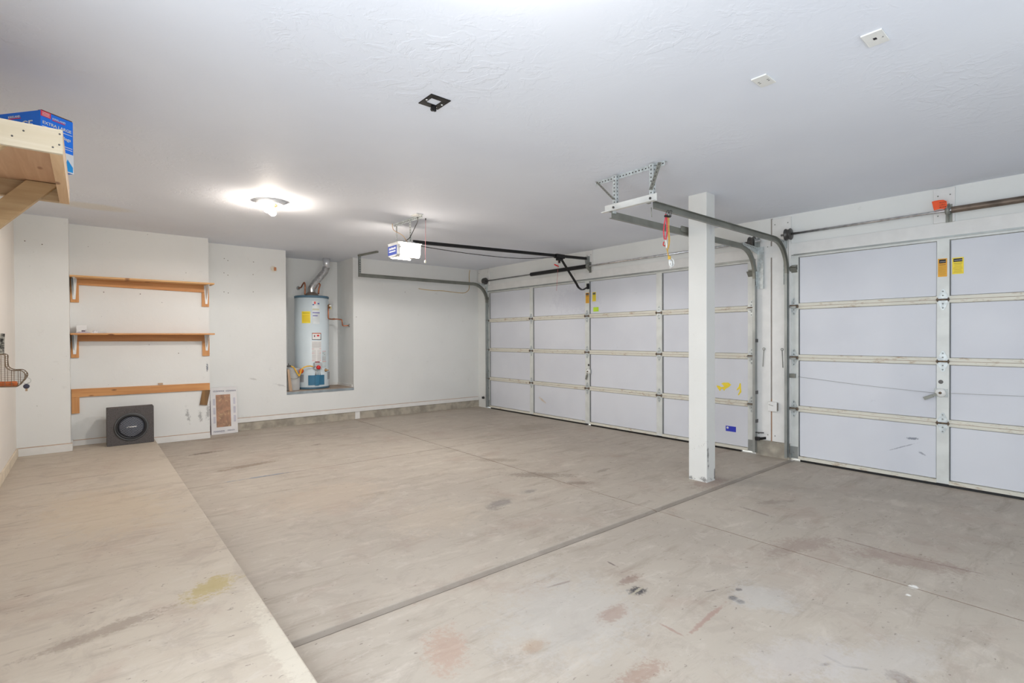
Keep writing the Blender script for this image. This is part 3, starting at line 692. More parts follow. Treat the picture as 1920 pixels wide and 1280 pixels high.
# ------------------------------------------------------------------ torsion shafts
def drum(mb, y, xs_, zs, m=0):
    mb.lathe([(.0, -.028), (.056, -.028), (.060, -.023), (.054, -.014), (.050, -.004), (.051, .010), (.059, .018), (.059, .026), (.02, .03), (0, .03)], (xs_, y, zs), (0, 1, 0), 28, m)
def shaft(name, label, ya, yb, zs, ys0, ys1, ybr, r, sm, dr, tagg):
    xs_ = XD-.075; t = thing(name, label, 'torsion spring', (xs_, (ya+yb)/2, zs), 'torsion shafts above the doors')
    MB().tube([(xs_, ya, zs), (xs_, yb, zs)], .0127, 12).build('shaft', M_silver, t)
    pts = []; n = int(abs(ys1-ys0)/.008)
    mb = MB(); prof = []
    for i in range(n+1):
        y = abs(ys1-ys0)*i/n; prof += [(r*.965, y), (r, y+abs(ys1-ys0)/n*.5)]
    prof = [(.014, 0)]+prof+[(.014, prof[-1][1])]
    mb.lathe(prof, (xs_, min(ys0, ys1), zs), (0, 1, 0), 20); mb.build('spring', sm, t)
    for y in dr:
        mb = MB(); drum(mb, y, xs_, zs); mb.build('cable_drum', M_dark, t)
    mb = MB().box(XD-.024, XD-.020, ybr-.022, ybr+.022, zs-.09, zs+.06)
    mb.prism([(xs_-.03, ybr-.003, zs-.03), (xs_-.03, ybr-.003, zs+.03), (XD-.02, ybr-.003, zs+.07), (XD-.02, ybr-.003, zs-.09)], (0, .006, 0))
    mb.lathe([(.014, -.015), (.032, -.015), (.032, .015), (.014, .015)], (xs_, ybr, zs), (0, 1, 0), 16)
    mb.build('centre_bracket', M_steeld, t)
    for y in dr:
        MB().tube([(xs_+.045, y+.02, zs), (XD-.030, y+.012, zs-.3), (XD-.022, y+.012, .08)], .0016, 6).build('lift_cable', M_steeld, t)
        sg = 1 if y > (ya+yb)/2 else -1
        MB().box(xs_-.02, XD-.018, y+sg*.034, y+sg*.038, zs-.05, zs+.03).box(XD-.022, XD-.018, y+sg*.06, y+sg*.034, zs-.13, zs+.05).build('end_bearing_plate', M_steel, t)
    return t
zs1, zs2 = pX(909, 527, XD-.075).z, pX(1477, 440, XD-.075).z
yd1a, yd1b = pX(909, 527, XD-.075).y, pX(1410, 451, XD-.075).y
ysp0, ysp1 = pX(996, 514, XD-.075).y, pX(1100, 495, XD-.075).y
print('shaft', zs1, zs2, yd1a, yd1b, ysp0, ysp1)
sh1 = shaft('torsion_shaft', 'long steel shaft above the wide door carrying a slim black spring', y1R-.06, yd1a+.05, zs1, ysp0, ysp1, ysp1-.02, .030, M_black, (yd1a, yd1b+.0), 0)
yd2 = pX(1478, 440, XD-.075).y
yb2 = pX(1777, 389, XD-.075).y
sh2 = shaft('torsion_shaft', 'steel shaft above the narrow door carrying a thick brown spring', D2A-.05, yd2+.07, zs2+.003, yb2-.03, D2A+.1, yb2, .027, M_springb, (yd2,), 0)
# red winding cone paint marks / tag
p = pX(1775, 388, XD-.09)
mb = MB(); tg = [(1747, 378), (1752, 376.5), (1760, 375), (1769, 374.5), (1775, 377), (1776, 390), (1773, 394), (1768, 391), (1760, 392), (1751, 394.5)]
mb.prism([pX(x, y, XD-.10) for x, y in tg], (.0015, 0, 0))
a = pX(1761, 381, XD-.102)
for k, s_ in enumerate(('W.576', '1.23-5', 'W.STRU')): mb.text(s_, .016, (a.x, a.y, a.z-.002-k*.020), (0, -1, 0), (0, 0, 1), 1, depth=.0003)
mb.bar(pX(1773, 392, XD-.099), (XD-.080, yb2+.02, zs2+.02), .006, .004)
tag(mb.build('warning_tag', [M_orange, M_ink]), 'bright orange tag hanging at the brown spring bracket above the narrow door', 'tag')

# ------------------------------------------------------------------ opener
def lamp_light(name, loc, power, color, r=.05, parent=None):
    # downward half-sphere of light thrown by a lamp under its plate
    d = bpy.data.lights.new(name, 'SPOT'); d.energy = power; d.color = color; d.spot_size = math.radians(176); d.spot_blend = .12; d.shadow_soft_size = r
    o = bpy.data.objects.new(name, d); COL.objects.link(o)
    if parent is not None: o.parent = parent; o.matrix_parent_inverse = pinv(parent)
    o.location = loc
    return o
YO = (D1A+D1B)/2-.03
op = thing('garage_door_opener', 'ceiling hung opener with lit lamp cover and a long black rail to the wide door', 'garage door opener', (pY(757, 465, YO).x, YO, CZ))
a, b = pY(745, 453, YO-.10), pY(788, 456, YO-.10); c = pY(745, 480, YO-.10)
ox0, ox1, oz1, oz0 = a.x, b.x, a.z+.004, c.z-.006
oy0, oy1 = YO-.11, YO+.13
print('opener', ox0, ox1, oz0, oz1, YO)
M_mot = mat('pale grey motor housing', (206, 206, 204), .45, var=.03)
mb = MB(); ov = .02
mb.box(ox0+.01, ox1-.01, oy0+.05, oy1-.04, oz0+.02, oz1-.001)
mb.prism([(ox0, oy0+.02, oz0+.03), (ox0, oy0+.06, oz0+.012), (ox0, oy1-.05, oz0+.012), (ox0, oy1-.01, oz0+.03), (ox0, oy1-.01, oz1-.03), (ox0, oy1-.05, oz1), (ox0, oy0+.05, oz1), (ox0, oy0+.02, oz1-.02)], (.03, 0, 0))
mb.build('motor_housing', M_mot, op, .004)
mb = MB().box(ox0-.002, ox0, oy0+.024, oy1-.018, oz0+.032, oz1-.032)
ob_lab = mb
ww = (oy1-oy0)
for k in range(7):
    yk = oy1-.046-k*.022; mb.box(ox0-.0032, ox0-.002, yk-.016, yk, oz0+.088, oz0+.110-(.004 if k in (1, 4) else 0), 1)
    if k in (0, 2, 5): mb.box(ox0-.0036, ox0-.003, yk-.010, yk-.006, oz0+.092, oz0+.104, 0)
mb.box(ox0-.0032, ox0-.002, oy0+.05, oy1-.05, oz0+.062, oz0+.074, 1)
mb.build('name_plate', [mat('blue name plate', (70, 88, 170), .4), M_white], op)
# lit lamp covers at both sides
M_lamp = mat('lit lamp cover', (255, 244, 226), .4, emit=(255, 243, 230), es=20)
lens = MB()
for s_, yy in ((-1, oy0),):
    pts = [(ox0+.045, oy0+.049, oz0+.012), (ox0+.045, oy0+.026, oz0+.016), (ox0+.045, oy0+.006, oz0+.05), (ox0+.045, oy0, oz1-.04), (ox0+.045, oy0, oz1-.012), (ox0+.045, oy0+.049, oz1-.008)]
    lens.prism(pts, (ox1-ox0-.045, 0, 0))
lens.build('lamp_cover', M_lamp, op, .006)
MB().box(ox0+.012, ox1+.010, oy0-.016, oy1+.014, oz1-.004, oz1+.004).build('glow_shield_lid', M_mot, op, .002)  # lid added over the lenses to keep their glow off the ceiling
lens = MB(); pts = [(ox0+.02, oy1-.039, oz0+.006), (ox0+.02, oy1-.039, oz1-.012), (ox0+.02, oy1, oz1-.012), (ox0+.02, oy1, oz1-.05), (ox0+.02, oy1-.012, oz0+.03)]
lens.prism(pts, (ox1-ox0-.03, 0, 0)); lens.build('lamp_cover', M_lamp, op, .006)
MB().prism([(ox0+.03, oy0+.02, oz0+.03), (ox0+.03, oy0+.045, oz0+.012), (ox0+.03, oy0+.045, oz1-.006), (ox0+.03, oy0+.01, oz1-.02)], (.014, 0, 0)).lathe([(0, .003), (.008, .003), (.008, 0)], (ox0+.037, oy0+.012, oz1-.05), (0, -1, 0), 10, 1).build('end_cap', [M_mot, M_dark], op)
lamp_light('opener_lamp', (ox1-.08, oy0+.0, oz0-.03), 35, (1, .965, .93), .05, op)
# hangers
ca_, cb_ = pZ(742, 420, CZ-.01), pZ(798, 404, CZ-.01)
mb = MB(); perf(mb, (ca_.x, ca_.y+.05, CZ-.02), (ca_.x+.02, cb_.y, CZ-.02), .036, .03, (0, 0, 1)); mb.obox((ca_.x, cb_.y, CZ-.004), (.03, 0, 0), (0, ca_.y-cb_.y+.05, 0), (0, 0, .003))
mb.build('ceiling_angle', [M_steelb, M_dark], op)
mb = MB(); perf(mb, (ca_.x+.02, ca_.y+.02, CZ-.03), (ox0+.06, YO+.03, oz1), .03, .026, (0, 1, 0)); mb.build('hanger_strap', [M_steelb, M_dark], op)
mb = MB(); hp = pZ(769, 412, CZ-.02); perf(mb, (hp.x, hp.y, CZ-.03), (ox1-.09, YO-.05, oz1+.0), .034, .026, (0, 1, 0)); mb.build('hanger_strap', [M_steelb, M_dark], op)
MB().box(ox0+.08, ox1-.05, YO-.07, YO-.03, oz1, oz1+.02).build('mounting_bracket', M_steelb, op)
zr0 = pY(790, 455, YO).z; zr1 = pY(1100, 484.5, YO).z; xr1 = XD-.05
MB().box(ox0+.08, ox0+.13, YO-.07, YO-.03, oz1, oz1+.022).build('terminal_block', M_dark, op, .004)
mb = MB().bar((ox1-.03, YO, zr0), (xr1, YO, zr1), .014, .036).bar((ox1-.03, YO, zr0-.017), (xr1, YO, zr1-.017), .034, .005)
mb.build('rail', M_black, op)
MB().tube(smooth([(ox1-.01, YO-.015, zr0-.04), (ox1+.7, YO-.012, zr0-.055), (ox1+1.5, YO-.01, zr0-.035), pY(1040, 482, YO-.01)]), .0042, 6).build('drive_chain', M_black, op)
px_, xt = pY(1050, 483, YO), 0
xt = px_.x; zt = zr0+(zr1-zr0)*(xt-ox1)/(xr1-ox1)
MB().box(xt-.09, xt+.07, YO-.03, YO+.03, zt-.036, zt+.020).box(xt-.06, xt+.04, YO-.024, YO+.024, zt-.066, zt-.036).box(xt-.03, xt+.0, YO-.012, YO+.012, zt-.10, zt-.066).build('trolley', M_black, op, .004)
pj = [pY(1053, 487, YO), pY(1066, 508, YO), pY(1081, 532, YO), pY(1085, 539, YO), pY(1091, 543, YO), pY(1095, 542, YO), pY(1099, 537, YO)]
pj[-1] = Vector((XD-.012, YO-.0, pj[-1].z)); pj[-2].x = min(pj[-2].x, XD-.05)
mb = MB()
ps = smooth([pj[0], pj[1], pj[2]], 3)+smooth(pj[2:], 4)[1:]
for i in range(len(ps)-1): mb.bar(ps[i], ps[i]+(ps[i+1]-ps[i])*1.06, .012, .034, (0, 1, 0))
mb.build('door_arm', M_black, op)
MB().box(XD-.03, XD-.003, YO-.016, YO+.016, pj[-1].z-.035, pj[-1].z+.045).build('door_bracket', M_black, op)
MB().box(XD-.045, XD-.020, YO-.03, YO+.03, zr1-.05, zr1+.03).box(XD-.028, XD-.020, YO-.04, YO+.04, zr1-.14, zr1+.03).build('header_bracket', M_steel, op)
pr = pY(1044, 488, YO-.02)
MB().tube([(xt-.05, YO-.02, zt-.066), pY(1043.5, 545, YO-.02)], .0018, 6).build('release_cord', mat('faded red cord', (214, 110, 112), .7), op)
e = pY(1043.5, 497.5, YO-.02); MB().tube([e+Vector((-.04, 0, .010)), e, e+Vector((.04, 0, -.010))], [.008, .010, .008], 10).build('release_handle', M_red, op)
MB().tube(smooth([pZ(783, 407, CZ-.035), pY(783, 415, YO-.3), pY(779, 424, YO-.2), (ox1-.12, YO-.09, oz1+.06), (ox1-.15, YO-.05, oz1+.03)]), .004, 8).build('power_cord', M_blackp, op)
MB().tube(smooth([(ca_.x-.04, ca_.y, CZ-.01), (ca_.x-.03, ca_.y-.01, CZ-.08), (ox0+.08, YO-.06, oz1+.08), (ox0+.14, YO-.07, oz1+.01), (ox1-.06, YO-.06, oz1+.01)]), .004, 6).build('bell_wire', mat('tan wire', (212, 180, 140), .6), op)

def outlet(name, label, c, rot=0, size=(.115, .072), slots=True):
    t = thing(name, label, 'outlet', (c.x, c.y, CZ))
    a, b = size; th = .007
    MB().box(c.x-b/2, c.x+b/2, c.y-a/2, c.y+a/2, CZ-th, CZ).build('cover_plate', M_whitep, t, .002)
    for s_ in ((-1, 1) if slots == 2 else (0,)):
        mb = MB(); cy = c.y+s_*.021
        if slots == 2:
            mb.box(c.x-.009, c.x-.006, cy-.005, cy+.004, CZ-th-.0008, CZ-th+.0005); mb.box(c.x+.006, c.x+.009, cy-.005, cy+.004, CZ-th-.0008, CZ-th+.0005)
        else: mb.box(c.x-.012, c.x+.006, cy-.006, cy+.006, CZ-th-.0008, CZ-th+.0005); mb.lathe([(0, .0008), (.003, .0008)], (c.x+.004, cy-.026, CZ-th), (0, 0, -1), 8)
        mb.build('socket_slots', M_ink, t)
c = pZ(1432, 150, CZ); outlet('ceiling_outlet', 'small white double outlet on the ceiling, nearer the white post', c, size=(.072, .115), slots=2)
c = pZ(1641, 70, CZ); outlet('ceiling_outlet', 'single white cable plate on the ceiling near the top right corner', c, size=(.075, .12), slots=1)
c = pZ(778, 402, CZ); c.x += .02; outlet('ceiling_outlet', 'white ceiling outlet above the opener with its black plug', c, size=(.12, .075), slots=2)
# pull cord
p = pZ(798, 409, CZ)
t = thing('pull_cord', 'thin red pull cord hanging from the ceiling beside the opener', 'pull cord', (p.x, p.y, CZ))
e = pY(797.5, 490, p.y)
MB().tube([(p.x, p.y, CZ), e], .0022, 6).build('cord', mat('thin red cord', (206, 130, 138), .7), t)
MB().tube([(p.x, p.y, CZ-.02), (p.x, p.y, CZ)], .006, 8).build('ceiling_hook', M_dark, t)
MB().lathe([(0, -.018), (.009, -.012), (.011, 0), (.006, .012), (0, .016)], e, (0, 0, 1), 12).build('knob', mat('cream knob', (238, 230, 206), .4), t)

# ------------------------------------------------------------------ bare bulb fixtures
M_bulb = mat('lit bulb', (255, 240, 220), .4, emit=(255, 241, 224), es=165)
M_bulb2 = mat('bright lit bulb', (255, 240, 220), .4, emit=(255, 250, 246), es=60)
def fixture(label, c, M_b, ang=0.0, power=30):
    t = thing('ceiling_light', label, 'ceiling light', (c[0], c[1], CZ), 'round ceiling lights without their shades')
    MB().lathe([(0, -.022), (.10, -.022), (.112, -.034), (.118, -.034), (.120, -.012), (.134, -.008), (.136, 0), (0, 0)], (c[0], c[1], CZ), (0, 0, 1), 40).build('canopy', mat('white enamel canopy', (236, 238, 240), .3), t)
    R_ = Matrix.Rotation(ang, 3, 'Z')
    for s_ in (1, -1):
        d = R_ @ Vector((s_*.80, s_*.10, -.52)); d.normalize(); o = Vector((c[0], c[1], CZ-.03))+R_ @ Vector((-s_*.045, s_*.028, 0))
        sk = MB().tube([o, o+d*.045], .017, 14).build('socket', M_whitep if s_ > 0 else mat('brown socket', (150, 96, 60), .5), t)
        q = o+d*.045; prof = [(.013, 0), (.015, .012), (.026, .032), (.031, .055), (.029, .075), (.018, .090), (0, .096)]
        MB().lathe(prof, q, d, 20).build('bulb', M_b, t)
    lamp_light('bulb_light', (c[0], c[1], CZ-.15), power, (1, .965, .925) if M_b is M_bulb else (1, .97, .94), .06, t)
    return t
fc = pZ(505, 378, CZ); fc = (fc.x, fc.y-.02)
fixture('round ceiling light with two bare glowing bulbs over the shelf side', fc, M_bulb, .25, 23)
fn = pZ(930, -62, CZ)
near = fixture('round ceiling light with two bare glowing bulbs near the camera', (fn.x-.05, fn.y-.22), M_bulb2, 1.1, 16); print('near fixture', fn)

# ------------------------------------------------------------------ black ceiling bracket
cc = [pZ(x, y, CZ) for x, y in ((787, 190), (806, 176), (844, 189), (822, 205))]
cx, cy = sum(p.x for p in cc)/4, sum(p.y for p in cc)/4
t = thing('ceiling_bracket', 'black rectangular metal plate with open centre screwed to the ceiling', 'bracket', (cx, cy, CZ))
hw, hh = .060, .066; mb = MB()
mb.box(cx-hw, cx+hw, cy+.030, cy+hh, CZ-.005, CZ); mb.box(cx-hw, cx+hw, cy-hh, cy-.030, CZ-.005, CZ)
mb.box(cx-hw, cx-.036, cy-.030, cy+.030, CZ-.005, CZ); mb.box(cx+.026, cx+hw, cy-.030, cy+.030, CZ-.005, CZ)
for sx, sy in ((-.048, 0), (.045, 0), (.035, .045)): mb.lathe([(0, .003), (.005, .002), (.006, 0)], (cx+sx, cy+sy, CZ-.005), (0, 0, -1), 8, 1)
mb.build('mounting_plate', [M_black, M_white], t, .0015)
MB().tube([(cx+.020, cy+.03, CZ-.016), (cx+.02, cy+.062, CZ-.016)], .011, 10).box(cx+.006, cx+.034, cy+.036, cy+.050, CZ-.030, CZ-.005).build('hook', M_black, t, .002)
# ------------------------------------------------------------------ bungee cords
bx = pY(1255, 398, y2L).x; b0 = Vector((bx, y2L-.012, pY(1255, 398, y2L).z))
t = thing('bungee_cords', 'red and yellow bungee cords hooked on the galvanized track', 'bungee cord', b0)
def PB(x, y): return pY(x, y, y2L-.02)
for x_, x2 in ((1251, 1250), (1257, 1258.5)):
    MB().tube(smooth([PB(x_-1, 404), PB(x_-2, 399), PB(x_, 394.5), PB(x_+3, 396), PB(x_+1, 402), PB(x2, 406)]), .0028, 6).build('wire_hook', M_dark, t)
MB().tube([PB(1247, 405), PB(1256, 406)], .009, 8).build('cord_clip', M_blackp, t)
MB().tube(smooth([PB(1248, 401), PB(1248, 407), PB(1245, 424), PB(1244.5, 438), PB(1246, 449)]), .0048, 8).tube(smooth([PB(1249.8, 406), PB(1250.5, 425), PB(1250.5, 437), PB(1248.5, 449)]), .0048, 8).build('red_cord', mat('red elastic cord', (226, 70, 86), .7, var=.2, vs=90), t)
MB().tube(smooth([PB(1252, 406), PB(1252, 430), PB(1254, 452), PB(1252, 470), PB(1253, 480)]), .0036, 8).tube(smooth([PB(1254, 406), PB(1254.3, 430), PB(1255.5, 452), PB(1253, 466)]), .0036, 8).build('yellow_cord', mat('tan yellow elastic cord', (206, 164, 82), .7), t)
MB().tube([PB(1249, 463), PB(1254, 480)], .003, 6).box(PB(1255, 480).x-.008, PB(1255, 480).x+.008, y2L-.028, y2L-.012, PB(1255, 486).z, PB(1255, 480).z).build('cord_toggle', mat('yellow cord end', (222, 184, 80), .6), t)
MB().tube(smooth([PB(1245, 453), PB(1243.5, 459), PB(1247, 461)]), .004, 6).build('red_toggle', M_red, t)
MB().tube(smooth([PB(1248, 450), PB(1249.5, 458), PB(1249, 465)]), .005, 6).build('plastic_hook', M_whitep, t)
c = PB(1259, 492); rr = .030
MB().tube(arc(c, rr, 0, 2*math.pi, (1, 0, 0), (0, 0, 1), 20)[:-1], .005, 8, closed=True).tube([c+Vector((-.02, 0, .012)), c+Vector((.012, 0, -.014))], .009, 8).tube(arc(c+Vector((.004, .01, -.012)), rr*.9, 0, 2*math.pi, (.7, .7, 0), (0, 0, 1), 20)[:-1], .004, 8, closed=True).build('clear_ring', mat('clear white plastic', (236, 238, 236), .15, spec=.6), t)

# ------------------------------------------------------------------ things on the jamb between the doors
def pull_handle(label, pa, pb_):
    t = thing('door_pull', label, 'hook', pa, 'paired hooks on the jamb')
    x = XD-.022
    MB().tube(arc((x, pa.y, pa.z), .012, 0, 2*math.pi, (0, 1, 0), (0, 0, 1), 14)[:-1], .003, 6, closed=True).build('eye', M_steeld, t)
    MB().tube([(x, pa.y, pa.z-.012), (x, pb_.y, pb_.z)], .0034, 6).build('rod', M_steeld, t)
    MB().tube([(XD-.019, pa.y, pa.z), (XD-.028, pa.y, pa.z)], .005, 6).build('screw', M_whitep, t)
pull_handle('thin steel hook rod hanging on the jamb, nearer the wide door', pX(1432.5, 654, XD-.02), pX(1430.5, 687, XD-.02))
pull_handle('thin steel hook rod hanging on the jamb, nearer the narrow door', pX(1466.5, 655, XD-.02), pX(1468, 689, XD-.02))
a, b = pX(1442, 752, XD-.018), pX(1459, 772, XD-.018)
t = thing('jamb_box', 'small white painted metal box on the jamb between the doors', 'box', (XD-.018, (a.y+b.y)/2, b.z))
MB().box(XD-.055, XD-.0185, b.y, a.y, b.z+.004, a.z).build('box_body', M_trim, t, .003)
MB().box(XD-.050, XD-.019, b.y-.003, b.y-.0, b.z+.012, a.z-.01).build('box_opening', M_seam, t)
MB().tube([(XD-.057, a.y-.012, a.z-.03), (XD-.057, b.y+.035, a.z-.04)], .002, 6).build('bolt', M_rust, t)
def sensor(label, p, y, side):
    t = thing('safety_sensor', label, 'sensor', p, 'photo eye sensors beside the wide door')
    MB().box(p.x-.02, p.x+.012, p.y-.022, p.y+.022, p.z-.02, p.z+.018).build('sensor_body', M_blackp, t, .004)
    MB().lathe([(0, .006), (.010, .006), (.012, 0)], (p.x-.0, p.y+side*.022, p.z), (0, side, 0), 10).build('lens', M_dark, t)
    MB().bar((p.x+.0, p.y-side*.02, p.z), (XD-.004, p.y-side*.06, p.z+.004), .006, .026).build('arm', M_black, t)
p = pX(907, 745, XD-.05); sensor('black sensor low on the wall at the far side of the wide door', Vector((XD-.06, p.y, p.z)), 0, -1)
p = pX(1420, 821, XD-.06); sensor('black sensor low beside the white post at the jamb', Vector((XD-.075, p.y-.01, p.z)), 0, 1)
p = pX(1421, 811, XD-.06); MB().tube([(XD-.06, p.y+.03, p.z), (XD-.03, p.y-.05, p.z+.002)], .006, 8).build('track_bolt', M_dark, tR)

# ------------------------------------------------------------------ back wall shelves
def shelf_set(label, zt, y0px, boards=True):
    t = thing('wall_shelf', label, 'shelf', ((XAR+XR)/2, YB, zt))
    return t
def cleat(t, x0, x1, zb0, zb1, z0, z1, legs, m):
    mb = MB(); mb.add([(x0, YB-.019, zb0), (x1, YB-.019, zb1), (x1, YB-.019, z1), (x0, YB-.019, z0), (x0, YB, zb0), (x1, YB, zb1), (x1, YB, z1), (x0, YB, z0)],
        [(0,1,2,3),(7,6,5,4),(3,2,6,7),(0,4,5,1),(0,3,7,4),(1,5,6,2)])
    mb.build('cleat', m, t, .0015)
yB = lambda x, y: pY(x, y, YB)
def bracket(t, x, zt, dep, drop):
    mb = MB(); w = .050
    # tapered pressed steel shelf bracket: flange on the wall, web underneath
    y1 = YB-.019
    mb.prism([(x-w/2, y1-.001, zt-.001), (x+w/2, y1-.001, zt-.001), (x+.012, y1-.001, zt-drop), (x-.012, y1-.001, zt-drop)], (0, -.003, 0))
    mb.prism([(x-w/2, y1, zt-.001), (x+w/2, y1, zt-.001), (x+.008, y1-dep, zt-.001), (x-.008, y1-dep, zt-.001)], (0, 0, -.003))
    mb.prism([(x-.0015, y1-.004, zt-.005), (x-.0015, y1-dep*.94, zt-.005), (x-.0015, y1-dep*.93, zt-.010), (x-.0015, y1-.012, zt-drop*.8)], (.003, 0, 0))
    mb.build('shelf_bracket', mat('white zinc bracket', (236, 240, 241), .45, .0), t)
DS = .235
# upper
sp = pY(131, 517, YB-DS); sq = pY(404, 534, YB-DS)
zu = (pY(129.4, 517.5, YB-DS).z+pY(400, 533.5, YB-DS).z)/2; xq = sq.x-.01
t = thing('wall_shelf', 'upper orange pine shelf on white brackets, above the middle one', 'shelf', (.5, YB, zu))
MB().box(XAR+.004, xq, YB-DS, YB, zu, zu+.018).build('shelf_board', wood_mat('light pine board', (224, 178, 122), (210, 156, 98), (140, 90, 50)), t, .002)
zc_ = yB(250, 541).z
cleat(t, XAR+.004, XR, yB(148, 534).z, yB(378, 548.7).z, zu, zu, 0, M_pineA)
zl_ = yB(138, 566.7).z; wl = yB(148, 560).x-XAR
MB().box(XAR+.004, XAR+wl, YB-.019, YB, zl_, yB(148, 534).z-.001).build('leg_board', M_oldw and wood_mat('orange pine upright', (214, 158, 102), (196, 136, 82), (110, 68, 40), 2), t, .001)
MB().box(yB(378, 560).x, XR, YB-.019, YB, yB(385, 575).z, yB(378, 548.7).z-.001).build('leg_board', MATS['orange pine upright'], t, .001)
bracket(t, XAR+.035, zu, .20, zu-yB(133, 561).z); bracket(t, XR-.03, zu, .20, zu-yB(387, 570).z)
# middle
zm = (pY(131, 627, YB-DS).z+pY(403, 627.8, YB-DS).z)/2; xqm = pY(403, 627, YB-DS).x
t = thing('wall_shelf', 'middle orange pine shelf on white brackets with small items at its left end', 'shelf', (.5, YB, zm))
MB().box(XAR+.004, xqm, YB-DS, YB, zm, zm+.018).build('shelf_board', M_pineA, t, .002)
cleat(t, XAR+.004, XR, yB(148, 639.5).z, yB(378, 639.5).z, zm, zm, 0, M_pineD)
MB().box(XAR+.004, yB(148, 650).x, YB-.019, YB, yB(140, 670.6).z, yB(148, 639.5).z-.001).build('leg_board', MATS['orange pine upright'], t, .001)
MB().box(yB(379, 650).x, XR, YB-.019, YB, yB(385, 667).z, yB(378, 639.5).z-.001).build('leg_board', MATS['orange pine upright'], t, .001)
bracket(t, XAR+.035, zm, .20, zm-yB(133, 664).z); bracket(t, XR-.03, zm, .20, zm-yB(386, 657).z)
# lower cleat
t = thing('wall_cleat', 'orange pine board on the wall without its shelf, above the black speaker', 'wooden board', (.5, YB, .6))
cleat(t, XAR+.004, XR, yB(149, 743.8).z, yB(375, 731.8).z, yB(131, 729.5).z, yB(393.7, 717.5).z, 0, M_pineA)
t.children[0].name = 'rail_board'
MB().box(XAR+.004, yB(149, 750).x, YB-.019, YB, yB(140, 774.9).z, yB(149, 743.8).z-.001).build('leg_board', MATS['orange pine upright'], t, .001)
q = [yB(*k) for k in ((379, 732), (393.5, 731), (388, 759), (374, 758.5))]
MB().prism([(p.x, YB-.020, p.z) for p in q], (0, .019, 0)).build('leg_board', M_oldw, t, label='dark weathered tilted board end')
q = [yB(*k) for k in ((296, 718), (305, 717.5), (305.5, 720.8), (297, 721.2))]
MB().prism([(p.x, YB-.016, p.z) for p in q], (0, .015, 0)).build('wood_block', M_oldw2, t)
# small things on the middle shelf
a, b = pY(143, 609.5, YB-.10), pY(162.5, 622, YB-.10)
t = thing('small_box', 'small white carton with printed picture at the left end of the middle shelf', 'box', ((a.x+b.x)/2, YB-.08, zm+.018))
MB().box(a.x, b.x, YB-.10, YB-.05, zm+.018, a.z).build('carton', M_white, t, .001)
mid = (a.x+b.x)/2
MB().box(mid+.0, mid+.03, YB-.1006, YB-.10, zm+.035, zm+.05).box(mid+.038, b.x-.008, YB-.1006, YB-.10, zm+.028, zm+.058).build('printed_picture', mat('grey print', (120, 104, 116), .6), t)
def bag(label, x0, x1, y0, h, m, seed):
    rnd = random.Random(seed); mb = MB(); n = 9; k = 6; vs = []
    for i in range(n):
        for j in range(k):
            u, v = i/(n-1), j/(k-1); e = math.sin(math.pi*u)*math.sin(math.pi*v)
            vs.append((x0+(x1-x0)*u+rnd.uniform(-.003, .003), y0+.09*v+rnd.uniform(-.004, .004), zm+.0185+h*(e*.7+rnd.uniform(0, .3)*(e > .01))))
    fs = [(i*k+j, (i+1)*k+j, (i+1)*k+j+1, i*k+j+1) for i in range(n-1) for j in range(k-1)]
    mb.add(vs, fs, 0, False); mb.add([(v[0], v[1], zm+.0182) for v in vs], [f[::-1] for f in fs])
    o = mb.build('plastic_bag', m); tag(o, label, 'plastic bag'); return o
M_film = mat('crumpled clear film', (226, 226, 230), .2, spec=.8)
a = pY(140, 622, YB-.2).x; b = pY(172, 622, YB-.2).x; bag('crumpled purplish clear bag in front of the small carton on the middle shelf', a, b, YB-.21, .02, mat('violet tinted film', (200, 190, 204), .25, spec=.8), 2)
a = pY(170, 620, YB-.16).x; b = pY(184, 620, YB-.16).x; bag('small crumpled clear bag right of the carton on the middle shelf', a, b+.01, YB-.17, .035, M_film, 5)
a = pY(184, 620, YB-.14).x; b = pY(200, 620, YB-.14).x; o = MB().box(a, b, YB-.15, YB-.06, zm+.0182, zm+.026).box(a, b, YB-.15, YB-.06, zm+.0262, zm+.036).build('flat_packet', mat('clear blister pack', (222, 224, 226), .25), None, .002)
tag(o, 'flat whitish packet lying on the middle shelf right of the bags', 'packet')
# faint packaging box top beside tile box omitted on purpose: wall scuffs only

# ------------------------------------------------------------------ subwoofer
s0, s1 = pZ(200.3, 837.3, ZS), pZ(289.3, 828.4, ZS)
sy = (s0.y+s1.y)/2; sx0, sx1 = s0.x, s1.x; shh = pY(200.5, 766.6, sy).z-ZS
dep = min(YB-.016-sy-.01, .2); print('sub', sx0, sx1, sy, shh, dep)
sub = thing('subwoofer', 'dark grey carpeted speaker box on the floor below the pine board', 'speaker', ((sx0+sx1)/2, sy+dep/2, ZS))
M_carp = mat('charcoal carpet', (96, 92, 92), .95, var=.22, vs=170, bump=.5, bs=300)
mb = MB(); tl = .04
mb.add([(sx0, sy, ZS), (sx1, sy, ZS), (sx1, sy+dep, ZS), (sx0, sy+dep, ZS), (sx0, sy+.0, ZS+shh), (sx1, sy+.0, ZS+shh), (sx1, sy+dep-tl, ZS+shh+.0), (sx0, sy+dep-tl, ZS+shh+.0)],
    [(3,2,1,0),(4,5,6,7),(0,1,5,4),(1,2,6,5),(2,3,7,6),(3,0,4,7)])
mb.build('enclosure', M_carp, sub, .006)
ccx = (sx0+sx1)/2+.005; ccz = ZS+shh*.475; R1 = .150*(shh/.41)
MB().lathe([(R1, 0), (R1+.004, .004), (R1, .010), (R1-.008, .012), (R1-.012, .008), (R1-.014, .003), (R1-.026, .002)], (ccx, sy, ccz), (0, -1, 0), 48).build('trim_ring', mat('grey plastic ring', (86, 88, 90), .3), sub)
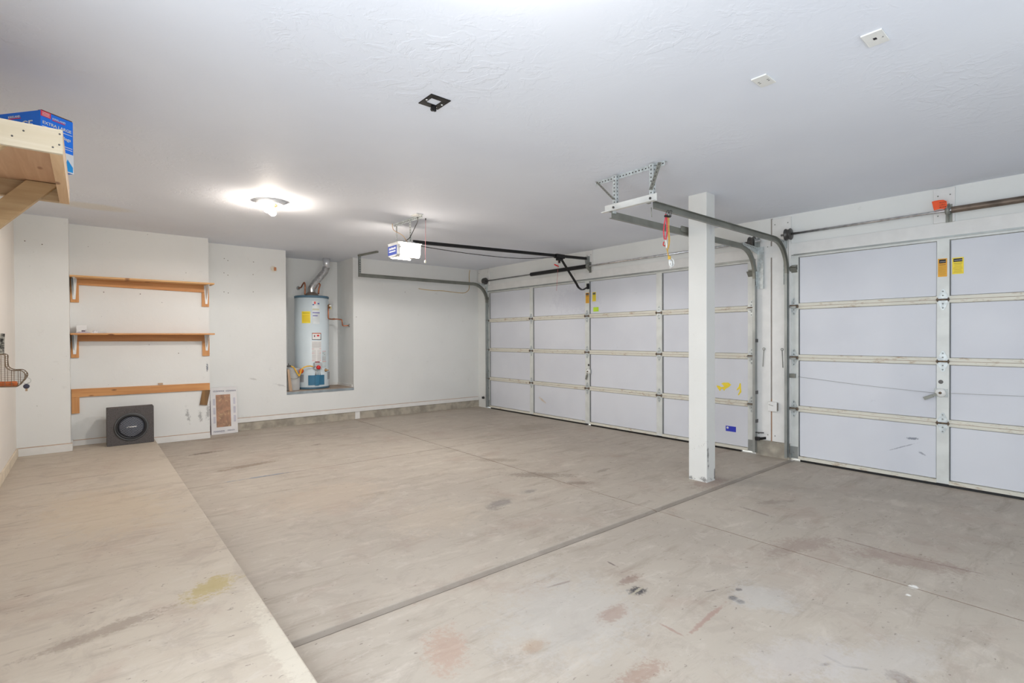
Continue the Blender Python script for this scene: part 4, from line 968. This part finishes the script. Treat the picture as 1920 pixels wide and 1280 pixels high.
MB().lathe([(R1-.006, .004), (R1-.016, .014), (R1-.032, .008), (R1-.036, .004), (0, .004)], (ccx, sy, ccz), (0, -1, 0), 48).build('rubber_surround', mat('black rubber', (30, 30, 33), .4), sub)
mb = MB(); RG = R1-.034
mb.lathe([(RG, .004), (RG-.002, .012), (RG-.012, .017), (RG*.5, .024), (0, .027)], (ccx, sy, ccz), (0, -1, 0), 40)
k = int(RG/.0075)
for i in range(-k, k+1):
    for a_ in (math.radians(35), math.radians(-35)):
        off = i*.0075*2; h_ = RG-.012
        if abs(off) >= h_: continue
        L = math.sqrt(h_*h_-off*off); dx, dz = math.cos(a_), math.sin(a_); nx, nz = -dz, dx
        pts = []
        for s_ in range(-4, 5):
            u = L*s_/4; X, Z = dx*u+nx*off, dz*u+nz*off; rr_ = math.hypot(X, Z)/RG
            pts.append((ccx+X, sy-.0175-.010*(1-rr_*rr_), ccz+Z))
        mb.tube(pts, .0014, 4, 1, False)
mb.build('grille', [mat('dark grille backing', (52, 56, 66), .5), mat('steel grille wire', (158, 162, 172), .35, .3)], sub)
mb = MB()
mb.prism([(ccx-.045, sy-.029, ccz-.004), (ccx-.034, sy-.029, ccz-.004), (ccx-.026, sy-.029, ccz+.006), (ccx-.036, sy-.029, ccz+.005), (ccx-.018, sy-.029, ccz+.004), (ccx-.018, sy-.029, ccz-.002), (ccx+.040, sy-.029, ccz-.001), (ccx+.048, sy-.029, ccz+.008), (ccx-.016, sy-.029, ccz+.006), (ccx-.030, sy-.029, ccz+.009)], (0, -.003, 0)); mb.build('emblem', M_white, sub)

# ------------------------------------------------------------------ tile carton leaning on the wall
f0, f1 = pF(396.7, 815.8), pF(446.3, 810.3); ty = (f0.y+f1.y)/2; tz = FZ(1.36)
ztop = pY(395, 727, YC-.045).z; tx0, tx1 = f0.x, f1.x
tb = thing('tile_carton', 'white carton with a window showing brown stone tile, leaning on the wall', 'carton', ((tx0+tx1)/2, ty, tz))
hgt = math.hypot(ztop-tz, YC-.045-ty); U = Vector((0, YC-.045-ty, ztop-tz)).normalized(); N_ = Vector((0, -U.z, U.y)); wx = tx1-tx0
O = Vector((tx0, ty, tz+.001)); X_ = Vector((1, 0, 0))
mb = MB().obox(O-N_*0, X_*wx, U*hgt, -N_*.030)
mb.build('box_body', mat('white carton', (226, 224, 224), .6, var=.03), tb, .002)
MB().obox(O-N_*.004-X_*.002+U*.002, -X_*.0012, U*hgt*.72, -N_*.024).build('purple_side', mat('purple side print', (104, 70, 104), .6), tb)
def frame_pt(fx, fz): return O+X_*wx*fx+U*hgt*fz
def stone_mat():
    m = bpy.data.materials.new('brown stone tile'); m.use_nodes = True; q = NT(m); b = q.n['Principled BSDF']; v = q.coords()
    col = q.mix(q.ramp(q.noise(7, 5, v, .6, 1), .35, .65), rgb((184, 140, 112)), rgb((148, 116, 94)))
    col = q.mix(q.ramp(q.noise(16, 4, v, .6, 2), .55, .7), col, rgb((198, 166, 128))); q.link(col, b.inputs['Base Color']); b.inputs['Roughness'].default_value = .6; return m
MB().obox(frame_pt(.20, .15)+N_*.0003, X_*wx*.545, U*hgt*.69, N_*.0012).build('stone_tile', stone_mat(), tb)
M_navy = mat('navy carton print', (88, 88, 120), .6); M_pgrey = mat('pale grey print', (198, 196, 206), .6)
for size, fx, fz, sg in ((.030, .08, .045, 1), (.020, .60, .055, 1), (.030, .52, .935, -1), (.028, .97, .93, -1)):
    MB().text('MARAZZI', size, frame_pt(fx, fz)+N_*.0015, X_*sg, U*sg, 0).build('brand_print', M_navy, tb)
for fx in (.09, .85):
    for k in range(3):
        mb = MB().obox(frame_pt(fx, .24+.19*k)+N_*.0004, X_*.026, U*hgt*.14, N_*.0005)
        mb.build('side_print', M_pgrey, tb)

# ------------------------------------------------------------------ water heater
HX, HY, HR = 2.654, 7.955, .250
zt_ = pY(586, 553.0, HY-HR).z; zb = AZ
wh = thing('water_heater', 'tall pale blue gas water heater standing in the wall alcove', 'water heater', (HX, HY, AZ))
M_tank = mat('pale blue enamel', (222, 234, 240), .32, var=.02, vs=3)
M_bl = mat('slate blue cap', (84, 116, 136), .4)
M_bl2 = mat('teal blue door', (52, 116, 150), .4)
MB().lathe([(HR-.006, .020), (HR-.004, .024), (HR-.004, zt_-zb-.035), (0, zt_-zb-.035)], (HX, HY, zb), (0, 0, 1), 64).build('tank', M_tank, wh)
MB().lathe([(0, 0), (HR-.010, 0), (HR-.002, .006), (HR, .028), (HR-.004, .032)], (HX, HY, zb), (0, 0, 1), 64).build('base_ring', M_bl, wh)
MB().lathe([(HR-.004, -.034), (HR, -.034), (HR+.001, -.006), (HR-.008, 0), (0, .004)], (HX, HY, zt_), (0, 0, 1), 64).build('top_cap', M_bl, wh)
CA = math.atan2(-HY, -HX)      # direction from the heater to the camera
def ang(px_):                  # angle on the tank seen at picture column px_
    best = min(range(-89, 90), key=lambda k: abs(proj_x(HX+HR*math.cos(CA+math.radians(k)), HY+HR*math.sin(CA+math.radians(k)))-px_)); return CA+math.radians(best)
def proj_x(x, y): d = Vector((x, y, 1.2))-CP; return 960+F_PX*d.dot(rt)/d.dot(fw)
def hz(py_): return pY(584, py_, HY-HR*.95).z
def curved(a0, a1, z0, z1, off=.002, th=.002, n=10, mb=None, m=0):
    mb = mb or MB(); a0, a1 = sorted((a0, a1)); vs = []
    for i in range(n+1):
        a = a0+(a1-a0)*i/n
        for rr_, z in ((HR-.004+off, z0), (HR-.004+off+th, z0), (HR-.004+off+th, z1), (HR-.004+off, z1)): vs.append((HX+rr_*math.cos(a), HY+rr_*math.sin(a), z))
    fs = []
    for i in range(n):
        for k in range(4): fs.append((i*4+k, (i+1)*4+k, (i+1)*4+(k+1) % 4, i*4+(k+1) % 4))
    fs += [(0, 1, 2, 3), (n*4+3, n*4+2, n*4+1, n*4)]
    return mb.add(vs, fs, m)
def curl(px0_, px1_, py0_, py1_, **k): return curved(ang(px0_), ang(px1_), hz(py1_), hz(py0_), **k)
def label_rows(mb, x0, x1, y0, y1, n, m, th=.0006):
    for i in range(n):
        y = y0+(y1-y0)*(i+.5)/n; curved(ang(x0), ang(x1), hz(y+.25), hz(y-.25), .0042, th, 6, mb, m)
mb = curl(566.5, 582.5, 583.5, 605.5, off=.0005, th=.003); label_rows(mb, 568, 581, 586, 587.5, 1, 1); label_rows(mb, 568, 581, 590, 603, 5, 2)
mb.build('energy_guide_label', [M_yell, M_ink, mat('ochre print', (196, 150, 40), .6)], wh, label='yellow efficiency label')
mb = curl(585.5, 600, 564, 607, off=.0005, th=.002)
curl(589, 593, 565, 569.5, off=.003, th=.001, mb=mb, m=1); curl(586.5, 590, 570, 572, off=.003, th=.001, mb=mb, m=2); curl(596, 599.5, 567.5, 570, off=.003, th=.001, mb=mb, m=2)
curl(586.5, 599, 578, 581.5, off=.003, th=.001, mb=mb, m=3); curl(586.5, 600, 585, 587, off=.003, th=.001, mb=mb, m=4); curl(587, 596, 590.5, 592.5, off=.003, th=.001, mb=mb, m=4)
mb.build('maker_label', [mat('silver white label', (214, 220, 222), .4), M_red, mat('blue print', (60, 90, 160), .5), mat('beige print', (196, 196, 176), .5), mat('violet print', (120, 118, 176), .5)], wh)
mb = curl(585, 602.5, 624, 637, off=.0005, th=.002)
curl(586, 601.5, 625.5, 636, off=.0026, th=.0008, mb=mb, m=1); curl(585.5, 602, 624.2, 625.6, off=.0028, th=.001, mb=mb, m=2); curl(588.5, 591, 628, 631.5, off=.0036, th=.0006, mb=mb, m=3); curl(594.5, 599, 627.5, 630.5, off=.0036, th=.0006, mb=mb, m=4)
mb.build('flammable_warning_label', [M_ink, M_white, mat('burnt orange print', (214, 110, 60), .5), mat('dark red print', (130, 60, 70), .5), M_red], wh, label='framed warning label with red flame picture')
mb = curl(584.5, 602.5, 639, 678.5, off=.0005, th=.002)
label_rows(mb, 585, 602, 641, 652, 8, 1); label_rows(mb, 585, 592, 656, 677, 12, 1); label_rows(mb, 595, 602, 656, 677, 12, 1)
for y in (654, 662, 676): label_rows(mb, 584.5, 589, y-.5, y+.5, 1, 2, .001); label_rows(mb, 599, 602, y-.5, y+.5, 1, 2, .001)
mb.build('instruction_label', [M_white, mat('pale grey lines', (196, 192, 192), .6), mat('pink red print', (224, 120, 136), .6)], wh, label='long printed instruction label')
mb = curl(604, 611.5, 658, 690, off=.0005, th=.002)
label_rows(mb, 604, 610.5, 658, 659.5, 1, 1, .001); label_rows(mb, 604, 608, 661.5, 662.5, 1, 2, .001); label_rows(mb, 607, 609, 664.5, 666, 1, 2, .001); label_rows(mb, 604, 610, 668, 676, 6, 3); label_rows(mb, 604, 611, 677.5, 679, 1, 4, .001)
mb.build('lighting_label', [mat('very pale label', (208, 218, 220), .5), mat('pink red print', (224, 120, 136), .6), M_ink, MATS['pale grey lines'], M_orange], wh)
# combustion door
mb = curl(577.5, 607, 703.5, 722, off=.001, th=.012); curl(590, 597, 703, 723, off=.012, th=.010, mb=mb); curl(598.5, 600, 704, 721.5, off=.012, th=.004, mb=mb); mb.build('burner_door', M_bl2, wh, .002)
curl(552.5, 569, 702, 716, off=.001, th=.004).build('side_plate', mat('grey plate', (172, 174, 178), .5), wh); curl(613.5, 617.2, 699, 713, off=.001, th=.004).build('side_plate', MATS['grey plate'], wh)
# gas valve
av = ang(594.5); dv = Vector((math.cos(av), math.sin(av), 0)); tv = Vector((-dv.y, dv.x, 0)); vc = Vector((HX, HY, 0))+dv*(HR-.004)
zv = hz(687)
mb = MB().obox(vc+tv*-.055+Vector((0, 0, zv-.045)), tv*.11, dv*.06, Vector((0, 0, .105)))
gv = mb.build('gas_valve', mat('light grey casting', (188, 190, 192), .45), wh, .008)
MB().lathe([(0, .032), (.026, .030), (.030, .022), (.031, 0)], vc+dv*.06+Vector((0, 0, zv-.012))+tv*.0, dv, 24).build('temperature_knob', M_red, gv)
MB().obox(vc+tv*-.03+Vector((0, 0, zv+.06)), tv*.055, dv*.05, Vector((0, 0, .014))).build('red_cap', mat('dark red cap', (150, 44, 48), .5), gv)
for k in (-.02, .006, .03): MB().tube([vc+dv*.03+tv*k+Vector((0, 0, zv-.045)), vc+dv*.016+tv*k*1.3+Vector((0, 0, hz(704)))], .004 if k != -.02 else .007, 8).build('burner_tube', M_silver, gv)
ab = ang(610.5); db = Vector((math.cos(ab), math.sin(ab), 0)); bcn = Vector((HX, HY, hz(695)))+db*(HR-.004)
MB().lathe([(.026, 0), (.026, .006), (.012, .010), (.010, .05), (0, .05)], bcn, db, 14).build('drain_valve', mat('brass fitting', (176, 140, 96), .4, .6), wh)
# yellow gas connector
YH = HY-HR-.05
G = lambda x, y: pY(x, y, YH)
g0 = vc+tv*.0; ge = Vector((vc.x, vc.y, 0))+dv*.035
pts = smooth([G(545, 686), G(551, 689), G(556, 697), G(560.5, 704), G(562, 703), G(566, 692), G(572, 687.5), G(580, 686), G(587, 687)], 5)
gc = thing('gas_connector', 'yellow flexible gas hose looping in front of the water heater base', 'gas hose', G(545, 686))
MB().tube(pts, .009, 10).build('hose', mat('yellow coated hose', (240, 188, 60), .45, var=.15, vs=60), gc)
MB().tube([G(538.5, 686.5), G(545, 686)], .014, 10).tube([G(541, 686), G(541, 681)], .006, 8).build('shutoff_valve', M_dark, gc)
MB().tube([G(587, 687), G(590.5, 687)], .013, 10).build('end_fitting', M_steel, gc)
c = G(565.5, 695.5); MB().lathe([(0, .004), (.036, .004), (.036, 0), (0, 0)], c+Vector((0, .012, 0)), (.25, -1, 0), 20).build('round_tag', mat('orange round tag', (240, 104, 30), .5), gc)
# vent pipe
V = lambda x, y, Y=HY: pY(x, y, Y)
b0 = Vector((HX, HY, zt_)); v1 = Vector((HX, HY, V(585, 540).z)); v2 = V(590, 531); v3 = V(609, 509); v4 = V(612, 500); v5 = Vector((v4.x, HY, CZ))
vent = MB().tube(smooth([b0+Vector((0, 0, .05)), v1, v2], 4)+smooth([v2, v3], 3)[1:]+smooth([v3, v4], 3)[1:], .052, 24)
vp = vent.build('vent_pipe', M_silver, wh)
MB().tube([v4+Vector((0, 0, -.02)), v5], .053, 24).lathe([(.056, 0), (.058, .006), (.056, .012)], v4+Vector((0, 0, .05)), (0, 0, 1), 24).build('vent_collar', mat('bright foil collar', (228, 230, 234), .3, .6), wh)
mb = MB().lathe([(.105, .010), (.10, .028), (.055, .062), (.05, .066)], b0, (0, 0, 1), 28)
for k in range(6):
    a_ = k*math.pi/3+.2; mb.box(HX+.098*math.cos(a_)-.006, HX+.098*math.cos(a_)+.006, HY+.098*math.sin(a_)-.006, HY+.098*math.sin(a_)+.006, zt_, zt_+.016)
mb.build('draft_hood', mat('brown grey hood', (134, 122, 112), .5, .5), wh)
# water lines
mb = MB().tube(smooth([V(571.5, 552, HY-.02), V(572, 541, HY-.02), V(571.8, 533, HY-.02), V(570.5, 529.5, HY), V(567.5, 533, HY+.08), V(564.5, 538.5, HY+.15), V(560, 540, AYB-.03)]), .011, 10)
mb.build('cold_water_line', M_copper, wh)
MB().lathe([(.030, 0), (.030, .008), (.012, .02), (.012, .03)], V(559, 540, AYB), (0, -1, 0), 18).build('wall_flange', M_silver, wh)
mb = MB().tube(smooth([V(597, 551, HY-.03), V(598, 541, HY-.03), V(600, 533.5, HY-.03), V(597, 531.5, HY), V(594, 536, HY+.08), V(590.5, 541, HY+.15), V(589, 541, AYB-.01)]), .012, 10)
mb.build('hot_water_line', M_copper, wh)
# relief valve and discharge pipe
Yv = HY-.17
MB().tube([(HX+HR-.012, Yv, V(614, 573, Yv).z), V(616.5, 573, Yv)], .02, 12).build('valve_sleeve', M_whitep, wh)
MB().tube([V(615, 573.5, Yv), V(619.5, 573.5, Yv)], .018, 12).tube([V(617.5, 570, Yv), V(617.5, 578, Yv)], .014, 12).tube(smooth([V(619, 572, Yv-.01), V(620.5, 576, Yv-.01), V(620.8, 580, Yv-.01)]), .004, 8, 1).build('relief_valve', [mat('aged brass', (150, 112, 76), .4, .6), M_yell], wh)
w3 = V(639.5, 599, Yv); we = pX(654.5, 610, AX1-.004)
mb = MB().tube(smooth([V(615.6, 576, Yv), V(615.7, 590, Yv), V(616, 596, Yv), V(618.5, 598, Yv), V(630, 598, Yv), w3, V(641.2, 601, Yv), V(642, 608, Yv), V(644, 610.5, Yv), we], 3), .0095, 10)
mb.tube([V(624, 598, Yv), V(627.5, 598, Yv)], .013, 10)
mb.build('discharge_pipe', M_copper, wh)
MB().lathe([(.028, 0), (.026, .006), (.012, .012)], we+Vector((.004, 0, 0)), (-1, 0, 0), 18).build('wall_flange', M_steel, wh)

# pail and boards beside the heater
pc = Vector((AX0+.135, YC+.19, AZ))
pl = thing('pail', 'light grey pail with wire handle at the left of the alcove behind the leaning board', 'pail', pc)
zp = pY(545, 690, pc.y).z
MB().lathe([(0, 0), (.095, 0), (.098, .01), (.108, zp-AZ-.03), (.114, zp-AZ-.02), (.114, zp-AZ), (.104, zp-AZ), (.100, zp-AZ-.04), (.09, .02), (0, .02)], pc, (0, 0, 1), 36).build('bucket', mat('grey white plastic', (198, 198, 196), .45), pl)
MB().tube(smooth([pc+Vector((-.105, -.05, zp-AZ-.10)), pc+Vector((-.03, -.125, zp-AZ-.15)), pc+Vector((.06, -.11, zp-AZ-.13)), pc+Vector((.108, -.03, zp-AZ-.08))]), .003, 6).build('wire_handle', M_steeld, pl)
p1, p2 = pY(547, 733, YC+.05), pY(538.5, 692, YC+.05)
zz = AZ+.001
mb = MB().prism([(p1.x-.034, YC+.05, zz), (p1.x+.012, YC+.05, zz), (p2.x+.030, YC+.05, p2.z), (p2.x+.002, YC+.05, p2.z)], (0, .022, 0))
tag(mb.build('leaning_board', M_oldw2, None, .001), 'narrow raw wooden board leaning at the left side of the alcove', 'wooden board')

# ------------------------------------------------------------------ junction box, wire on the wall
c = pY(513, 504, YC)
t = thing('junction_box', 'round open junction hole with brown wiring high on the back wall', 'junction box', (c.x, YC, c.z))
MB().lathe([(.052, 0), (.050, .006), (.040, .006), (.038, .001)], (c.x, YC, c.z), (0, -1, 0), 28).build('rim', M_trim, t)
MB().lathe([(.039, .002), (0, .002)], (c.x, YC, c.z), (0, -1, 0), 24).build('cover', mat('cream cover', (222, 216, 200), .6), t)
MB().box(c.x+.002, c.x+.034, YC-.010, YC-.0025, c.z-.024, c.z+.024).build('terminal', mat('brown terminal', (190, 130, 90), .5), t, .002)
wpts = [pY(*k, YC-.006) for k in ((785, 541), (795, 542.5), (812, 544.5), (830, 545), (850, 547.5), (869, 549), (876, 546), (879.5, 541), (880, 528), (879.7, 515), (881, 506.5))]
o = MB().tube(smooth(wpts), .0052, 8).build('wall_wire', mat('tan bell wire', (206, 176, 118), .6)); tag(o, 'tan wire stapled along the far wall below the ceiling, near the corner', 'wire')

# ------------------------------------------------------------------ left timber shelf
SX, SY0, SY1, SZ0, SZ1 = -.064, 2.51, 3.42, 1.976, 2.066
ls = thing('timber_shelf', 'deep unpainted timber shelf high on the left wall with braces', 'shelf', (XL, (SY0+SY1)/2, SZ0))
MB().box(XL+.002, SX, SY0, SY0+.019, SZ0, SZ1).build('end_board', M_lumX, ls, .0015)
mb = MB()
for (x, y) in ((112, 251.5), (111, 271.5), (99, 276), (44, 245), (22.5, 254.5)):
    p = pY(x, y, SY0); MB().lathe([(0, .001), (.0032, .001), (.0032, 0)], p, (0, -1, 0), 8).build('screw', M_dark, ls)
MB().box(SX-.038, SX-.0005, SY0+.0195, SY1, SZ0, SZ1-.012).build('front_board', M_lumY, ls, .001)
MB().box(XL+.002, SX, SY0+.0195, SY1, SZ1-.0115, SZ1).build('deck', M_ply, ls)
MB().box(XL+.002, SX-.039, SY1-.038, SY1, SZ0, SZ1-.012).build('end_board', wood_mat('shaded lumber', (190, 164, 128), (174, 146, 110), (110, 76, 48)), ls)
MB().box(XL+.001, XL+.019, SY0+.02, SY1-.04, SZ0-.0, SZ1-.012).build('wall_ledger', M_lumY, ls)
def brace(y, m, lift=0, dx=0):
    # runs from under the front board down to the wall
    a = Vector((SX-.040-dx, y, SZ0+.02+lift)); b = Vector((XL+.001, y, SZ0-.50+lift+dx))
    d = (b-a).normalized(); n = Vector((-d.z, 0, d.x)); w = .089
    pts = [a-n*.0, a+n*w*.0+Vector((-.0, 0, 0)), b, b+Vector((0, 0, w*1.35)), a+Vector((-.10, 0, .0))]
    pts = [a, b, b+Vector((0, 0, w*1.4)), a+Vector((-.115, 0, 0))]
    MB().prism(pts, (0, .038, 0)).build('brace', m, ls, .001)
brace(SY1-.08, wood_mat('brace lumber', (196, 168, 128), (176, 146, 106), (90, 52, 30)), .055); brace(SY0+.022, wood_mat('golden brace lumber', (216, 190, 148), (202, 172, 130), (120, 76, 44)), 0, .105)
# blue carton
z0b = SZ1; p2_ = pZ(138, 327, z0b); d = ray(142, 231); t_ = math.hypot(p2_.x, p2_.y)/math.hypot(d.x, d.y); ztb = CAMZ+d.z*t_
p1_ = pZ(76, 205.7, ztb)
e1 = Vector((p2_.x-p1_.x, p2_.y-p1_.y, 0)); w1 = e1.length; e1.normalize(); e2 = Vector((-e1.y, e1.x, 0))
if e2.x > 0: e2 = -e2
Hb = ztb-z0b; L2 = .30; Ob = Vector((p1_.x, p1_.y, z0b)); print('bag box', w1, Hb, p1_, e1, e2)
bb = thing('bag_carton', 'bright blue printed carton of extra large bags standing on the timber shelf', 'carton', Ob)
M_bb = mat('bright blue card', (8, 122, 244), .4, var=.03)
mb = MB().obox(Ob, e1*w1, e2*L2, Vector((0, 0, Hb))); mb.build('box_body', M_bb, bb, .0015)
Z_ = Vector((0, 0, 1)); nf = -e2
def FP(u, v): return Ob+e1*w1*u+Z_*Hb*v+nf*.0006
mb = MB()
mb.obox(FP(0, 0)-nf*.0002, e1*w1, nf*.0008, Z_*Hb*.36, 1)
mb.obox(FP(.0, .90), e1*w1*.30, nf*.0006, Z_*Hb*.10, 2)
for k in range(3): mb.obox(FP(.04, .918+.026*k)+nf*.0006, e1*w1*.22, nf*.0004, Z_*Hb*.008, 0)
mb.text('KIRKLAND', w1*.085, FP(.34, .905)+nf*.0012, e1, Z_, 0); mb.obox(FP(.34, .885)+nf*.0002, e1*w1*.40, nf*.0006, Z_*Hb*.014, 2)
mb.text('EXTRA LARGE', w1*.140, FP(.04, .765)+nf*.0012, e1, Z_, 0, depth=.0012)
mb.obox(FP(.04, .72), e1*w1*.92, nf*.0005, Z_*Hb*.010, 0)
mb.text('Bags', w1*.15, FP(.64, .60)+nf*.0012, e1, Z_, 0, depth=.0012); mb.text('Food Storage', w1*.10, FP(.06, .60)+nf*.0012, e1, Z_, 0)
mb.obox(FP(.3, .47), e1*w1*.66, nf*.0005, Z_*Hb*.010, 0); mb.obox(FP(.3, .43), e1*w1*.66, nf*.0005, Z_*Hb*.010, 0)
mb.prism([FP(.66, .02)+nf*.001, FP(.97, .02)+nf*.001, FP(.97, .12)+nf*.001, FP(.80, .25)+nf*.001], nf*.0004, 3)
n2 = -e1
def GP(u, v): return Ob+e2*L2*u+Z_*Hb*v+n2*.0006
mb.text('KIRKLAND', .014, GP(.60, .90)+n2*.0012, -e2, Z_, 0); mb.obox(GP(.60, .88), -e2*.07, n2*.0006, Z_*Hb*.014, 2)
mb.text('LARGE', .052, GP(.66, .68)+n2*.0012, -e2, Z_, 0, depth=.0012)
mb.build('printing', [M_white, mat('white carton front', (230, 232, 234), .5), mat('rose red print', (236, 62, 92), .5), mat('sky blue print', (20, 150, 226), .5)], bb)
MB().obox(Ob+Z_*(Hb-.0005)+e1*.004, e1*(w1-.008), e2*.02, Z_*.004).build('flap_edge', mat('brown card edge', (96, 62, 44), .7), bb)

# ------------------------------------------------------------------ wire basket on the left wall
YK = 5.10; YK2 = YK+.16
bk = thing('wire_basket', 'brown wire basket with curled front hanging on the left wall', 'basket', (XL, YK, pY(20, 725, YK).z))
M_wire = mat('bronze wire', (128, 110, 90), .4, .5)
prof = [(-14, 664), (8, 665), (9.5, 676), (11, 687), (16, 692), (24, 694.3), (38, 694.3), (45, 698), (48.5, 704), (45.5, 711), (40, 717), (33, 724), (20, 725), (-14, 725.5)]
A_ = [pY(x, y, YK) for x, y in prof]
A_ = [Vector((max(p.x, XL+.006), p.y, p.z)) for p in A_]
B_ = [Vector((p.x, YK2, p.z)) for p in A_]
sa, sb = smooth(A_, 4), smooth(B_, 4)
rim = MB().tube(sa, .0035, 6).tube(sb, .0035, 6)
for i in (1, 8, len(A_)-3, len(A_)-1, 0): rim.tube([A_[i], B_[i]], .003, 6)
rim.build('frame', M_wire, bk)
# grid on the two sides, clipped to the outline
def inside(x, z, poly):
    c = False; n = len(poly); j = n-1
    for i in range(n):
        xi, zi, xj, zj = poly[i].x, poly[i].z, poly[j].x, poly[j].z
        if (zi > z) != (zj > z) and x < (xj-xi)*(z-zi)/(zj-zi)+xi: c = not c
        j = i
    return c
poly = sa; xmin, xmax = XL+.006, max(p.x for p in sa); zmin, zmax = min(p.z for p in sa), max(p.z for p in sa)
def runs(fn, a, b, n=90):
    out = []; cur = None
    for i in range(n+1):
        t = a+(b-a)*i/n; ok = fn(t)
        if ok and cur is None: cur = t
        if (not ok or i == n) and cur is not None:
            if t-cur > .006: out.append((cur, t))
            cur = None
    return out
g = MB()
for Y in (YK, YK2):
    z = zmin+.012
    while z < zmax:
        for r_ in runs(lambda x: inside(x, z, poly), xmin, xmax): g.tube([(r_[0], Y, z), (r_[1], Y, z)], .0011, 4, 0, False)
        z += .0145
    x = xmin+.02
    while x < xmax:
        for r_ in runs(lambda zz: inside(x, zz, poly), zmin, zmax): g.tube([(x, Y, r_[0]), (x, Y, r_[1])], .0016, 4, 0, False)
        x += .034
for i in range(2, len(A_)-3, 1): g.tube([A_[i], B_[i]], .0012, 4, 0, False)
for k in range(5):
    Y = YK+.16*(k+1)/6; g.tube([(p.x, Y, p.z) for p in sa[-14:]], .0011, 4, 0, False)
g.build('mesh', M_wire, bk)
st = [pY(4.8, 625, YK+.08), pY(4.3, 645, YK+.08), pY(3.5, 663, YK+.08)]
MB().bar(st[0], st[2], .024, .006, (0, 1, 0)).build('hanging_strap', mat('mottled grey strap', (150, 148, 140), .5, .4, var=.5, vs=60), bk)
pe0, pe1 = pY(-6, 719.5, YK+.08), pY(34, 719.5, YK+.08)
o = MB().tube(smooth([pe0, pe0+(pe1-pe0)*.2, (pe0+pe1)/2, pe0+(pe1-pe0)*.85, pe1]), [.006]*3+[.019]*10+[.019]*2+[.006]*2, 14).build('orange_sponge', mat('burnt orange sponge', (206, 112, 60), .8, var=.2, vs=40, bump=.5)); 
tag(o, 'burnt orange oblong sponge lying in the wire basket', 'sponge')
K0 = pY(49.5, 707, YK); kc = thing('key', 'brass key with dark head on a ring at the basket tip', 'key', K0)
rc = pY(50.3, 713.5, YK)
MB().tube(arc(rc, .022, 0, 2*math.pi, (1, 0, 0), (0, .2, 1), 18)[:-1], .0014, 6, closed=True).build('key_ring', M_steel, kc)
hc = pY(49.5, 724, YK)
MB().lathe([(0, -.003), (.016, -.003), (.018, 0), (.016, .003), (0, .003)], hc, (0, 1, 0), 18).build('key_head', mat('dark key head', (60, 60, 78), .5), kc)
MB().box(hc.x-.006, hc.x+.006, YK-.0015, YK+.0015, pY(49.5, 733, YK).z, hc.z-.012).build('key_blade', mat('brass key blade', (178, 150, 120), .4, .5), kc)

# nail holes left in the far walls
wb = bpy.data.objects['wall_back']
for x, y, Y in ((420.5, 484.5, YC), (427.3, 488.3, YC), (420, 511.5, YC), (427.3, 515.7, YC), (475.3, 491, YC), (474.5, 514.5, YC), (420, 547, YC), (428, 549, YC), (474.8, 547, YC),
                (194.5, 547.5, YB), (263, 551, YB), (334.8, 662, YB), (46.5, 451.5, YA), (79, 458, YA), (759.5, 547.5, YC), (668, 594, YC)):
    p = pY(x, y, Y-.001); MB().lathe([(0, .0006), (.006, .0006), (.006, -.001)], p, (0, -1, 0), 8).build('nail_hole', MATS['grey board seam'], wb)
